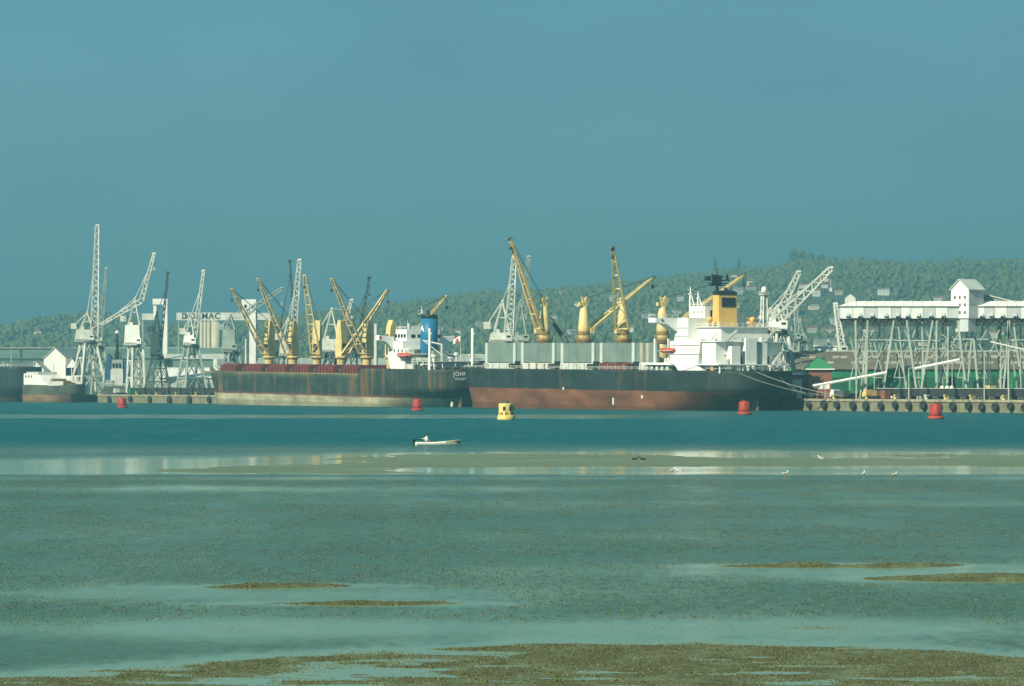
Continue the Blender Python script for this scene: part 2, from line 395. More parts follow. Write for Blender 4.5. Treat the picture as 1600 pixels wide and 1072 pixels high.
# water: colour follows its own depth, wind ripples grow with depth
m, nt, b = nodes_of('water')
at = nt.nodes.new('ShaderNodeAttribute'); at.attribute_name = 'depth'; dep = at.outputs['Fac']
geo = nt.nodes.new('ShaderNodeNewGeometry'); pos = geo.outputs['Position']
shal = ramp(nt, dep, [(0.0, (0.220, 0.290, 0.140)), (0.16, (0.165, 0.260, 0.108)), (0.38, (0.056, 0.118, 0.046)), (0.82, (0.0, 0.080, 0.088))])
patch = noise(nt, 1.0, pos, 5, (0.030, 0.085, 1), 0.6)
fine = noise(nt, 1.0, pos, 5, (1.9, 0.55, 1), 0.7)
mott = math_n(nt, 'MULTIPLY', ramp(nt, fine, [(0.42, 0.0), (0.60, 1.0)]), ramp(nt, patch, [(0.36, 0.25), (0.60, 1.0)]))
weedy = ramp(nt, dep, [(0.10, 0.0), (0.24, 0.8), (0.45, 0.9), (0.7, 0.0)])              # drowned weed lying just under the surface
mw = math_n(nt, 'MULTIPLY', mott, weedy)
glint_band = noise(nt, 1.0, pos, 6, (0.075, 0.016, 1), 0.7); rip = noise(nt, 1.0, pos, 5, (0.55, 0.09, 1), 0.75)
sf = math_n(nt, 'MULTIPLY', math_n(nt, 'MULTIPLY', ramp(nt, glint_band, [(0.38, 0.15), (0.66, 1.0)]), ramp(nt, rip, [(0.40, 0.0), (0.68, 1.0)])), ramp(nt, dep, [(0.5, 0.0), (0.8, 0.75)]))
shal = mixc(nt, sf, shal, (0.03, 0.19, 0.20))         # ripple highlights painted into the base colour as paler streaks
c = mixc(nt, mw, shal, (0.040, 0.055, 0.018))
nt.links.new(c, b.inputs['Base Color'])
b.inputs['IOR'].default_value = 1.33
spc = ramp(nt, dep, [(0.0, 0.5), (0.2, 0.45), (0.42, 0.30), (0.85, 0.10)])
nt.links.new(math_n(nt, 'MULTIPLY', spc, math_n(nt, 'SUBTRACT', 1.0, math_n(nt, 'MULTIPLY', mw, 0.72))), b.inputs['Specular IOR Level'])
gust = noise(nt, 1.0, pos, 6, (0.10, 0.028, 1), 0.7)
rgh = ramp(nt, dep, [(0.0, 0.08), (0.12, 0.10), (0.5, 0.28), (0.9, 0.42)])
nt.links.new(rgh, b.inputs['Roughness'])
w1 = noise(nt, 1.0, pos, 6, (0.9, 0.40, 1), 0.65); w2 = noise(nt, 1.0, pos, 5, (0.16, 0.075, 1), 0.65)
hgt = math_n(nt, 'ADD', w1, math_n(nt, 'MULTIPLY', w2, 2.2))
wind = math_n(nt, 'MULTIPLY', ramp(nt, patch, [(0.3, 0.45), (0.65, 1.0)]), ramp(nt, gust, [(0.34, 0.35), (0.64, 1.0)]))
st = math_n(nt, 'MULTIPLY', ramp(nt, dep, [(0.0, 0.03), (0.22, 0.10), (0.38, 0.7), (0.9, 1.0)]), wind)
bump(nt, b, hgt, st, 0.40)
WATER = m
DEP = np.clip(-GZ, 0, 3.0)/ (np.clip(-GZ, 0, 3.0) + 0.35)
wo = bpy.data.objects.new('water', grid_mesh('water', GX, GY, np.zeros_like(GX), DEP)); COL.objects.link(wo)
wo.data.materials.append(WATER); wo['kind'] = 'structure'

# ------------------------------------------------------------------ hills
HPX = [-900, -300, 0, 100, 140, 175, 215, 300, 400, 450, 520, 600, 650, 700, 760, 830, 880, 950, 1000, 1060, 1130, 1200, 1240, 1290, 1330, 1400, 1450, 1520, 1600, 1750, 2300]
HPY = [490, 500, 502, 500, 490, 482, 494, 503, 500, 490, 481, 472, 466, 459, 452, 449, 446, 440, 433, 426, 416, 413, 403, 401, 404, 408, 405, 403, 409, 404, 430]
RIDGE_Y = 5000.0
HXR = np.array([xY(p, RIDGE_Y) for p in HPX]); HZR = np.array([zY(p, RIDGE_Y) for p in HPY]) - 12.0
def hill(X, Y):
    top = np.interp(X, HXR, HZR) + 5*(fbm(X*0.007, Y*0.003+9, 3)-0.5)
    f = np.clip((Y-2500)/(RIDGE_Y-2500), 0, 1)
    f = 0.15*f + 0.85*sstep(0, 1, f)
    spur = (fbm(X*0.0022+4, Y*0.0015, 4)-0.5)*140*np.sin(np.clip(f, 0, 1)*math.pi)
    z = 2.0 + (top-2.0)*f + spur*np.clip(top/205-0.35, 0.0, 0.7)
    return np.where(Y > RIDGE_Y, z - (Y-RIDGE_Y)*0.03, z)
hx, hy = np.meshgrid(np.linspace(-3300, 3300, 220), np.concatenate([np.linspace(2500, 5150, 100), np.linspace(5230, 7000, 16)]))
m, nt, b = nodes_of('hill_undergrowth')
geo = nt.nodes.new('ShaderNodeNewGeometry')
nt.links.new(mixc(nt, noise(nt, 0.02, geo.outputs['Position'], 6), (0.03, 0.06, 0.02), (0.10, 0.10, 0.05)), b.inputs['Base Color'])
b.inputs['Roughness'].default_value = 0.9
HILLM = m
ho = bpy.data.objects.new('hills', grid_mesh('hills', hx, hy, np.maximum(hill(hx, hy), 1.5))); COL.objects.link(ho)
ho.data.materials.append(HILLM); ho['kind'] = 'structure'
def hill_point(px, py):
    k = (px-CX)/FPX
    Y = np.linspace(2560, 4990, 800); z = hill(k*Y, Y); sy = YH - (z-CAM_H)/Y*FPX
    i = np.argmax(sy <= py) if np.any(sy <= py) else len(Y)-1
    return k*Y[i], Y[i], float(z[i])

# ------------------------------------------------------------------ land and quay
q = thing('quay_ground', None, None, wpos(0, 0, 0), QROT)
bpy.data.objects.remove(q)
gm = MB().box((-1500, -3400, -3.5), (1700, -1.2, ZQ))
g = struct('ground', gm, paint('dock_ground', (0.19, 0.18, 0.13), 0.9, 0.3, 0.06)); g.location = wpos(0, 0, 0); g.rotation_euler.z = QROT
QM = paint('quay_concrete', (0.21, 0.20, 0.125), 0.85, 0.3, 0.35, 0.6, (0.12, 0.115, 0.07))
qm = MB().box((-900, -1.6, -3.4), (900, 0.0, ZQ-0.6))
qw = struct('quay_wall', qm, QM); qw.location = wpos(0, 0, 0); qw.rotation_euler.z = QROT
qc = MB().box((-900, -1.9, ZQ-0.597), (900, 0.35, ZQ+0.12))
qe = struct('quay_edge', qc, paint('quay_cope', (0.34, 0.31, 0.20), 0.85, 0.25, 0.5, 0.4, (0.15, 0.14, 0.09))); qe.location = wpos(0, 0, 0); qe.rotation_euler.z = QROT

# ------------------------------------------------------------------ ships
TH = math.tan
def wd(x, y):
    d = Vector((x, y)).normalized(); return (d.dot(U), d.dot(N))
class Ship:
    def __init__(s, name, label, cat, t0, s0, trim):
        s.t0, s.s0, s.trim = t0, s0, math.tan(trim)
        s.root = thing(name, label, cat, wpos(t0, s0, 0), QROT)
        s.root.rotation_euler = (0, -trim, QROT)
    def x(s, px, y=0.0): return t_at(px, s.s0 + y) - s.t0
    def z(s, py, x, y=0.0): return z_at(py, s.t0 + x, s.s0 + y) - x*s.trim
    def off(s, px, py, x, y, dirxy):
        """tip of a boom slewed along the ground direction dirxy (ship axes) that shows at (px,py)"""
        k = (px-CX)/FPX; b0 = wpos(s.t0+x, s.s0+y); d = U*dirxy[0] + N*dirxy[1]
        a = (k*b0.y - b0.x)/(d.x - k*d.y)
        X, Y = x + dirxy[0]*a, y + dirxy[1]*a
        return Vector((X, Y, s.z(py, X, Y)))
def hull_mb(L, B, zdeck, zc=6.5, xa=10.0, lwl=0.965, xb=0.86, n=72, nl=16, tw=0.84):
    mb = MB(); vs = []
    xi = np.linspace(0, 1, n)**0.95
    for u in xi:
        zt = zdeck(u)
        for j in range(nl):
            z = -2.0 + (zt+2.0)*j/(nl-1)
            cl = min(1, max(0, (zc-z)/(zc+2.0)))
            x_a = xa*cl**1.5
            x_f = L*lwl + L*(1-lwl)*min(1, max(0, z/zdeck(1.0)))**1.3
            x = x_a + u*(x_f-x_a)
            w0 = tw if z >= zc else tw*max(0.02, ((z+2)/(zc+2)))**1.1
            s1 = min(1, u/0.20); s1 = s1*s1*(3-2*s1)**1
            st = w0 + (1-w0)*s1
            g = max(0, (u-xb)/(1-xb)); p = 2.0 + 1.6*max(0, z)/zt
            bw = max(0.0, 1-g**p)
            vs.append((x, B/2*min(st, bw)))
            vs[-1] = (x, B/2*min(st, bw), z)
    P = [(x, y, z) for x, y, z in vs]; S = [(x, -y, z) for x, y, z in vs]
    k = len(P); f = []
    for i in range(n-1):
        for j in range(nl-1):
            a = i*nl+j
            f.append((a, a+nl, a+nl+1, a+1)); f.append((k+a, k+a+1, k+a+nl+1, k+a+nl))
        a = i*nl+nl-1; f.append((a, a+nl, k+a+nl, k+a))
        a = i*nl; f.append((a, k+a, k+a+nl, a+nl))
    for j in range(nl-1): f.append((j, j+1, k+j+1, k+j))
    for j in range(nl-1):
        a = (n-1)*nl+j; f.append((a, k+a, k+a+1, a+1))
    return mb.add(P+S, f)
def rail(mb, pts, h=1.1, posts=2.2, r=0.05):
    for a, b in zip(pts[:-1], pts[1:]):
        a, b = Vector(a), Vector(b); L = (b-a).length; n = max(1, int(L/posts))
        for hh in (h, h*0.55): mb.tube(a+Vector((0,0,hh)), b+Vector((0,0,hh)), r, r, 4, False)
        for i in range(n+1):
            p = a.lerp(b, i/n); mb.tube(p, p+Vector((0,0,h)), r, r, 4, False)
    return mb
def lifeboat(parent, c, L, w, h, mat):
    """double-ended covered boat lying fore and aft"""
    n = 14; m_ = 10; vs = []; fs = []
    for i in range(n+1):
        u = -1 + 2*i/n; k = (1-abs(u)**2.6)
        for j in range(m_):
            a = 2*math.pi*j/m_
            yy = math.cos(a)*w/2*k; zz = math.sin(a)*h/2*(0.55+0.45*k) + 0.16*h*u*u
            vs.append((c[0]+u*L/2, c[1]+yy, c[2]+zz))
    for i in range(n):
        for j in range(m_): fs.append((i*m_+j, i*m_+(j+1) % m_, (i+1)*m_+(j+1) % m_, (i+1)*m_+j))
    fs += [tuple(range(m_)), tuple(range(n*m_, (n+1)*m_))]
    o = MB().add(vs, fs).build('lifeboat', mat, parent, True)
    for u in (-0.33, 0.33):
        x = c[0]+u*L; d = MB()
        d.tube((x, c[1]-w*0.9, c[2]-h*1.2), (x, c[1]-w*0.75, c[2]+h*1.0), 0.16); d.tube((x, c[1]-w*0.75, c[2]+h*1.0), (x, c[1], c[2]+h*1.05), 0.14)
        d.tube((x, c[1], c[2]+h*1.05), (x, c[1], c[2]+h*0.4), 0.05)
        d.build('davit', M['white'], o)
    MB().box((c[0]-L*0.42, c[1]-w*0.51, c[2]-0.08), (c[0]+L*0.42, c[1]+w*0.51, c[2]+0.1)).build('fender_strip', M['palegrey'], o)
    return o
def twin_jib(p0, p1, w0, w1, r, ties=5, up=None):
    """two box chords that close towards the head, with ties between"""
    p0, p1 = Vector(p0), Vector(p1); d = (p1-p0).normalized()
    side = d.cross(Vector((0,0,1)))
    if up is not None: side = Vector(up)
    if side.length < 1e-3: side = Vector((1,0,0))
    side.normalize(); mb = MB()
    for sgn in (-1, 1): mb.tube(p0+side*sgn*w0/2, p1+side*sgn*w1/2, r, r*0.75)
    for i in range(ties+1):
        f = i/ties; c = p0.lerp(p1, f); w = w0+(w1-w0)*f
        mb.tube(c-side*w/2, c+side*w/2, r*0.55)
        if i < ties:
            f2 = (i+1)/ties; c2 = p0.lerp(p1, f2); w2 = w0+(w1-w0)*f2; sg = 1 if i % 2 else -1
            mb.tube(c-side*w/2*sg, c2+side*w2/2*sg, r*0.3)
    return mb

# ---- the black and red bulk carrier on the right
S2 = Ship('bulk_carrier', 'black bulk carrier with red boot topping, grey upright hatch panels and yellow funnel', 'ship', 0.0, 17.0, R(0.55))
def deck2(u): return 12.0 + 0.9*max(0, (u-0.93)/0.07)**1 + 0.5*max(0, 0.12-u)
H2 = hull_mat('black_hull', (0.018, 0.030, 0.028), (0.17, 0.068, 0.032), 5.55, (0.20, 0.09, 0.03), 0.45)
hull2 = hull_mb(173, 28, deck2, zc=6.0, xa=11, lwl=0.988, tw=0.80).build('hull', H2, S2.root, True)
hull2.data.shade_smooth()
for (px, py, hh) in ((958, 627, 2.2), (880, 607, 1.0), (1003, 620, 1.0)):
    x = S2.x(px, 14.02); z = S2.z(py, x, 14)
    MB().box((x-0.5, 14.0, z-hh/2), (x+0.5, 14.06, z+hh/2)).build('draught_mark', M['palegrey'], hull2)
# rudder and propeller well
MB().box((2.0, -0.4, -2), (7.5, 0.4, 5.0)).build('rudder', M['brown'], S2.root)
# deck edge, coamings and upright hatch panels
DK2 = 12.0
rail(MB(), [(40, 13.6, DK2), (160, 13.6, DK2)], 1.0, 4.0, 0.06).build('railing', M['palegrey'], S2.root)
pan = [(758, 806), (814, 867), (876, 929), (937, 992), (999.5, 1026)]
YP = 9.0
cranes2_px = (850, 912, 973, 1035)
for i, (a, b) in enumerate(pan):
    x1, x0 = S2.x(a, YP), S2.x(b, YP); xm = (x0+x1)/2
    zt, zb = S2.z(536, xm, YP), S2.z(566, xm, YP)
    co = MB().box((x0, -YP-0.3, DK2-0.3), (x1, YP+0.3, zb-0.25)).build('hatch_coaming', M['offwhite'] if i != 3 else M['maroon'], S2.root)
    p = MB().box((x0, YP-1.0, zb), (x1, YP, zt)).build('hatch_panel', M['grey'], S2.root)
    MB().box((x0, -YP, zb), (x1, -YP+1.0, zt-0.1)).build('hatch_panel', M['grey'], S2.root)
    for xs in (x0+0.15, x1-1.75) if i < 4 else (x1-1.75, x1-5.4):
        MB().box((xs, YP-0.4, zb-0.2), (xs+1.6, YP+0.18, zt+0.05)).build('edge_rib', M['palegrey'] if i < 4 else M['skylight'], p)
    if i < 4:                                           # closing plate between neighbouring panels
        xg = S2.x(pan[i+1][0], YP); MB().box((xg+0.03, YP-0.9, zb+0.1), (x0-0.03, YP-0.25, zt-0.06)).build('hatch_panel', M['grey'], S2.root)
    n = 3
    for k in range(1, n+1):
        xx = x0 + (x1-x0)*k/(n+1); MB().box((xx-0.12, YP, zb+0.2), (xx+0.12, YP+0.07, zt-0.2)).build('stiffener', M['grey'], p)
    for xs in np.linspace(x0+1, x1-1, 5):
        MB().box((xs-0.25, YP+0.3, DK2), (xs+0.25, YP+0.75, zb-0.5)).build('coaming_bracket', M['brown'] if i % 2 else M['offwhite'], co)
    w = MB().box((x1+0.6, 5.5, DK2), (x1+3.6, 9.4, DK2+2.6)); w.tube((x1+2, 10.2, DK2+1), (x1+2, 12.4, DK2+1), 0.8, 0.8, 8)
    w.build('winch_house', M['black'], S2.root)
# cargo cranes: bottle-shaped pedestal, ring platform, sheave head, twin-beam jib
for i, (cp, tip, dr) in enumerate(zip(cranes2_px, ((796, 374), (1019, 434), (956, 387), (1161, 430)),
                                      (wd(-0.8, -0.6), wd(0.8, 0.6), (-0.75, 0.65), wd(0.85, 0.5)))):
    x = S2.x(cp); Z = lambda py: S2.z(py, x)
    zp = Z(530)
    ped = MB().lathe((x, 0), [(2.0, DK2-0.5), (2.0, zp-1.0), (1.75, zp-0.2), (1.75, Z(521)), (2.0, Z(520)), (2.0, Z(512)), (1.85, Z(505)), (1.5, Z(488)), (1.05, Z(480)), (0.85, Z(477))], 18)
    pc = ped.build('deck_crane', M['cream'], S2.root, True)
    MB().lathe((x, 0), [(1.9, zp-1.6), (2.5, zp-1.2), (2.9, zp-0.3), (2.9, zp+0.15), (1.9, zp+0.2)], 18).build('platform', M['brown'], pc)
    rl = MB(); ring = [(x+2.8*math.cos(a), 2.8*math.sin(a), zp+0.15) for a in np.linspace(0, 2*math.pi, 11)]
    rail(rl, ring, 1.0, 1.5, 0.05).build('guard_rail', M['yellow'], pc)
    MB().lathe((x, 0), [(2.05, Z(523)), (2.05, Z(518))], 18).build('slewing_ring', M['brown'], pc)
    hd = MB(); d = Vector((dr[0], dr[1])).normalized()
    tipv = S2.off(*tip, x, 0, dr)
    sg = 1 if (tipv.xy - Vector((x, 0))).dot(d) > 0 else -1
    d = d*sg; sd = Vector((-d.y, d.x))
    zt = Z(477)
    hd.box((x-0.9, -0.9, zt-0.3), (x+0.9, 0.9, zt+0.9))
    for k in (-0.7, 0, 0.7):
        c = Vector((x, 0, zt+1.6)) + Vector((sd.x*k, sd.y*k, 0)) + Vector((d.x, d.y, 0))*0.7
        hd.tube(c-Vector((sd.x, sd.y, 0))*0.22, c+Vector((sd.x, sd.y, 0))*0.22, 0.95, 0.95, 12)
    hd.tube((x, 0, zt), (x-d.x*1.2, -d.y*1.2, zt+2.8), 0.3, 0.2); hd.tube((x, 0, zt+0.5), (x+d.x*1.0, d.y*1.0, zt+2.9), 0.28, 0.2)
    hd.box((x-d.x*1.6-0.6, -d.y*1.6-0.6, zt-0.2), (x-d.x*1.6+0.6, -d.y*1.6+0.6, zt+0.9))
    hd.build('sheave_head', M['ochre'], pc)
    foot = Vector((x+d.x*2.3, d.y*2.3, Z(514)))
    jm = M['ochre_worn'] if i == 0 else M['cream'] if i == 2 else M['ochre']
    j = twin_jib(foot, tipv, 3.0 if i != 2 else 4.4, 0.7, 0.42, 6).build('jib', jm, pc)
    hook = MB()
    tp = tipv
    hook.tube(tp, (tp.x, tp.y, tp.z-2.5), 0.07); hook.box((tp.x-0.4, tp.y-0.4, tp.z-3.6), (tp.x+0.4, tp.y+0.4, tp.z-2.5))
    ca = Vector((x+d.x*0.8, d.y*0.8, zt+2.4))
    for k in (-0.35, 0.35): hook.tube(ca+Vector((sd.x*k, sd.y*k, 0)), tp+Vector((sd.x*k, sd.y*k, 0)), 0.05, 0.05, 4, False)
    hook.tube(tp-d.to_3d()*0.6-Vector((0,0,0.5)), tp+d.to_3d()*0.6+Vector((0,0,0.4)), 0.55, 0.45)
    hook.build('luffing_wires', M['steel_dark'], j)
    cb = MB().box((x+d.x*2.0-sd.x*1.6-0.7, d.y*2.0-sd.y*1.6-0.7, Z(521)), (x+d.x*2.0-sd.x*1.6+0.7, d.y*2.0-sd.y*1.6+0.7, Z(512)))
    cb.build('operator_cab', M['cream'], pc)
# boom by the foremost crane, its shadow side put into the dark paint
xa_ = S2.x(858, -6); xb_ = S2.x(886, -8)
MB().tube((xa_, -6, S2.z(497, xa_, -6)), (xb_, -8, S2.z(536, xb_, -8)), 0.75, 0.75, 6).build('shadow_side_boom', M['crane_dark'], S2.root)
# forecastle gear
xf = 165
fg = MB().box((160, -4, DK2+0.3), (163, 4, DK2+2.6)); fg.tube((166, -3, DK2+1.5), (166, 3, DK2+1.5), 0.9, 0.9, 8); fg.box((152, -7, DK2+0.2), (156, 7, DK2+1.8))
fg.build('windlass', M['steel_dark'], S2.root)
rail(MB(), [(150, 10, DK2+0.6), (163, 8, DK2+0.9), (171, 3.0, DK2+1)], 1.0, 2.5, 0.06).build('bow_railing', M['palegrey'], S2.root)
fm = MB().tube((164, 0, DK2), (164, 0, DK2+7), 0.35, 0.2, 8); fm.tube((164, -1.5, DK2+5.5), (164, 1.5, DK2+5.5), 0.12); fm.build('foremast', M['palegrey'], S2.root)
# accommodation block
HY = 12.4
xA = S2.x(1094, HY); xF = S2.x(1046, HY)
zW = S2.z(497, xF, HY); zD = 11.6
XM = xA + (xF-xA)*0.40                                  # aft wall of the bridge tower
hb = MB()
# port profile of the tower with the flared foot and swept front
hb.prism([(xA+1.5, zD+2.0), (xF-5.5, zD), (xF-2.0, zD+2.6), (xF-0.2, zD+2.7), (xF, zW), (XM, zW), (XM, zW-6.5), (xA, zW-6.5)], 'y', -HY, HY)
house2 = hb.build('superstructure', M['white'], S2.root)
for zz in (zD+5.4, zD+8.1, zD+10.8, zD+13.5):
    if zz < zW-6.6: MB().box((xA+0.4, HY-0.02, zz), (xF-0.5, HY+0.35, zz+0.14)).build('deck_edge', M['white'], house2)
    else: MB().box((XM+0.2, HY-0.02, zz), (xF-0.5, HY+0.35, zz+0.14)).build('deck_edge', M['white'], house2)
for zz in (zD+4.2, zD+6.9, zD+9.6):
    for k in range(5):
        xx = xA+2.0+(xF-xA-4.5)*k/4; MB().tube((xx, HY-0.05, zz), (xx, HY+0.05, zz), 0.22, 0.22, 8).build('porthole', M['steel'], house2)
MB().prism([(xA-1.0, zD-0.3), (xF-6, zD-0.3), (xF-4.2, zD+2.2), (xA+1.6, zD+2.2)], 'y', -HY+0.2, HY-0.2).build('deckhouse', M['white'], S2.root)
z20 = S2.z(535, xA, 0)
lo = MB().box((xA-7.5, -12.0, zD+2.4), (xA-0.003, 11.8, z20)).build('aft_deckhouse', M['white'], S2.root)
for y in (-9.5, -6.2, 2.2, 8.4):
    MB().tube((xA-7.56, y, zD+5.0), (xA-7.40, y, zD+5.0), 0.28, 0.28, 10).build('porthole', M['glass'], lo)
for y0, y1 in ((1.5, 3.0), (-7.6, -4.2)):
    MB().box((xA-7.58, y0, zD+2.5), (xA-7.45, y1, zD+4.8)).build('doorway', M['glass'], lo)
for (y0, y1, zt2, dpt) in ((-1.6, 2.4, z20+1.2, 2.2), (-6.0, -4.0, z20+1.5, 1.4), (4.6, 7.8, z20-1.2, 2.6)):
    MB().box((xA-7.5-dpt, y0, zD+0.2), (xA-7.503, y1, zt2)).build('vent_trunk', M['white'], lo)
MB().box((xA-10.5, -13.2, zD+2.05), (xA+2, 12.8, zD+2.38)).build('boat_deck', M['white'], S2.root)
MB().box((xA-9.0, -12.6, z20+0.01), (xA+1, 12.3, z20+0.26)).build('house_deck', M['white'], S2.root)
pl = MB()
for y in (-12.4, -8.2, -3.4, 3.6, 8.2, 12.0):
    pl.tube((xA-10.0, y, zD-0.4), (xA-10.0, y, zD+2.1), 0.2)
pl.build('deck_pillars', M['white'], S2.root)
st = MB()
for (y0, z0_, y1, z1_) in ((9.5, zD+2.4, 5.4, z20-3.2), (-8.0, zD+2.4, -11.5, z20-3.0), (9.0, z20+0.3, 5.0, z20+3.4), (-5.0, z20+0.3, -8.8, z20+3.6)):
    st.tube((xA-8.6, y0, z0_), (xA-8.6, y1, z1_), 0.28); st.tube((xA-9.4, y0, z0_+0.9), (xA-9.4, y1, z1_+0.9), 0.06); st.tube((xA-9.2, y0, z0_), (xA-9.2, y1, z1_), 0.2)
st.build('stairway', M['offwhite'], S2.root)
# funnel casing, decks and rails above the aft house
zc2 = S2.z(512, xA, 0)
cas = MB().box((xA-5.8, -8.4, z20+0.27), (XM-0.003, 8.8, zc2)).build('engine_casing', M['white'], S2.root)
MB().box((xA-6.6, -9.2, zc2), (XM-0.003, 9.6, zc2+0.25)).build('casing_deck', M['white'], S2.root)
MB().prism([(-8.4, z20+1.0), (-8.4, zc2-0.4), (-12.0, z20+0.3)], 'x', xA-4.0, xA-3.0).build('gusset', M['white'], cas)
MB().prism([(8.8, z20+1.0), (8.8, zc2-0.4), (11.8, z20+0.3)], 'x', xA-4.0, xA-3.0).build('gusset', M['white'], cas)
rail(MB(), [(xA-6.5, -9.1, zc2+0.2), (xA-6.5, 9.5, zc2+0.2), (XM, 9.5, zc2+0.2)], 1.1, 2.0, 0.05).build('casing_railing', M['white'], S2.root)
rail(MB(), [(xA-8.9, -12.5, z20+0.2), (xA-8.9, 12.2, z20+0.2)], 1.1, 2.0, 0.05).build('house_railing', M['white'], S2.root)
# bridge wings and wheelhouse
for sgn in (1, -1):
    tipy = 20.6
    w = MB().prism([(sgn*HY, zW-4.4), (sgn*HY, zW), (sgn*tipy, zW), (sgn*tipy, zW-1.5), (sgn*(tipy-4.0), zW-1.9)], 'x', xF-4.6, xF-0.6)
    wg = w.build('bridge_wing', M['white'], S2.root)
    MB().tube((xF-2.4, sgn*(tipy-2.5), zW-0.8), (xF-4.75, sgn*(tipy-2.5), zW-0.8), 0.4, 0.4, 10).build('wing_light', M['steel_dark'], wg)
    rail(MB(), [(xF-4.5, sgn*HY, zW), (xF-4.5, sgn*tipy, zW), (xF-0.7, sgn*tipy, zW)], 1.1, 2.0, 0.05).build('wing_railing', M['white'], wg)
whx0, whx1 = XM+0.5, xF-1.0
zwh = S2.z(479, xF, 3)
wh = MB().box((whx0, -6.6, zW+0.003), (whx1, 6.0, zwh)).build('wheelhouse', M['white'], S2.root)
for k in range(6): MB().box((whx1-0.02, -6.0+k*2.0, zW+1.3), (whx1+0.05, -4.5+k*2.0, zW+2.5)).build('window', M['glass'], wh)
for k in range(3): MB().box((whx0+1+k*2.2, 5.99, zW+1.4), (whx0+2.2+k*2.2, 6.06, zW+2.2)).build('window', M['steel'], wh)
MB().box((whx0-0.06, 2.8, zW+0.4), (whx0+0.02, 4.0, zW+2.4)).build('doorway', M['glass'], wh)
rail(MB(), [(whx0, -6.5, zwh), (whx0, 5.9, zwh), (whx1, 5.9, zwh)], 1.0, 1.8, 0.05).build('roof_railing', M['white'], wh)
for (px, py0, w0) in ((1078, 448, 0.5), (1090, 455, 0.35)):
    y = 4.2 if px == 1078 else 2.2; x = S2.x(px, y)
    mm = MB(); zt = S2.z(py0, x, y)
    mm.tube((x, y, zwh-0.1), (x, y, zt), w0, 0.12, 6); mm.tube((x-0.9, y-0.9, zwh), (x, y, zwh+(zt-zwh)*0.75), 0.14); mm.tube((x-0.9, y+0.9, zwh), (x, y, zwh+(zt-zwh)*0.75), 0.14)
    mm.tube((x, y-1.1, zt-1.0), (x, y+1.1, zt-1.0), 0.10); mm.box((x-0.5, y-0.5, zt-2.4), (x+0.5, y+0.5, zt-2.1)); mm.build('signal_mast', M['white'], S2.root)
# funnel
fx1 = S2.x(1112.5, 4.6); fx0 = fx1 - 4.3; fy1, fy0 = 4.4, -2.2
fx0 = S2.x(1122, fy1)
zf0, zf1 = zc2+0.26, S2.z(461, fx0, 0)
fun = MB().prism([(fx0-0.35, zf0), (fx1+0.5, zf0), (fx1, zf1), (fx0, zf1)], 'y', fy0, fy1).build('funnel', M['funnel_yellow'], S2.root)
MB().box((fx0-0.28, fy0+0.5, S2.z(480, fx0, 1)), (fx0-0.003, fy1-1.1, S2.z(465, fx0, 1))).build('funnel_mark', M['black'], fun)
MB().prism([(fx0-0.15, zf1), (fx1+0.15, zf1), (fx1+0.15, zf1+0.8), ((fx0+fx1)/2, zf1+1.4), (fx0-0.15, zf1+0.8)], 'y', fy0-0.15, fy1+0.15).build('funnel_cap', M['black'], fun)
MB().tube((fx0+1.2, 1, zf1+1), (fx0+1.2, 1, zf1+2.3), 0.5, 0.5, 10).tube((fx0+2.8, 0, zf1+1), (fx0+2.8, 0, zf1+2.1), 0.35, 0.35, 10).build('exhaust_pipe', M['black'], fun)
# dark radar mast
xm_ = fx1+2.2; ym_ = S2_y = 1.6
zt = S2.z(419, xm_, ym_)
rm = MB().tube((xm_, ym_, zwh-3), (xm_, ym_, zt), 0.55, 0.15, 8)
for (py, hw) in ((445, 2.0), (442, 3.0), (437, 4.1), (432, 2.0)):
    z = S2.z(py, xm_, ym_); rm.box((xm_-1.0, ym_-hw, z-0.35), (xm_+1.0, ym_+hw, z))
rm.tube((xm_, ym_-3.8, S2.z(437, xm_, ym_)), (xm_, ym_-3.8, S2.z(429, xm_, ym_)), 0.3); rm.tube((xm_, ym_+3.4, S2.z(437, xm_, ym_)), (xm_, ym_+3.4, S2.z(432, xm_, ym_)), 0.7)
rm.box((xm_-0.8, ym_-1.2, S2.z(446, xm_, ym_)), (xm_+0.8, ym_+1.2, S2.z(433, xm_, ym_)))
rm.tube((xm_, ym_-1.9, S2.z(432, xm_, ym_)), (xm_, ym_+1.9, S2.z(430, xm_, ym_)), 0.25)
for s_ in (-1, 1): rm.tube((xm_-1.8, ym_+s_*1.6, zwh-2), (xm_, ym_, S2.z(444, xm_, ym_)), 0.16)
rm.build('radar_mast', M['black'], S2.root)
# mushroom ventilators
for (px, y, py0, py1, xx) in ((1108.5, 7.0, 503, 490, None), (1157, -3.6, 519, 506, None), (1170, -6.5, 519, 512, None)):
    x = S2.x(px, y) if px != 1157 else xA-4.5; x = min(max(x, xA-5.5), XM-1)
    zb = zc2+0.2; h = 3.0 if px != 1170 else 1.8
    MB().lathe((x, y), [(0.6, zb), (0.6, zb+h*0.55), (0.85, zb+h*0.58), (0.9, zb+h*0.85), (0.6, zb+h), (0.2, zb+h*1.03)], 14).build('ventilator', M['funnel_yellow'], S2.root, True)
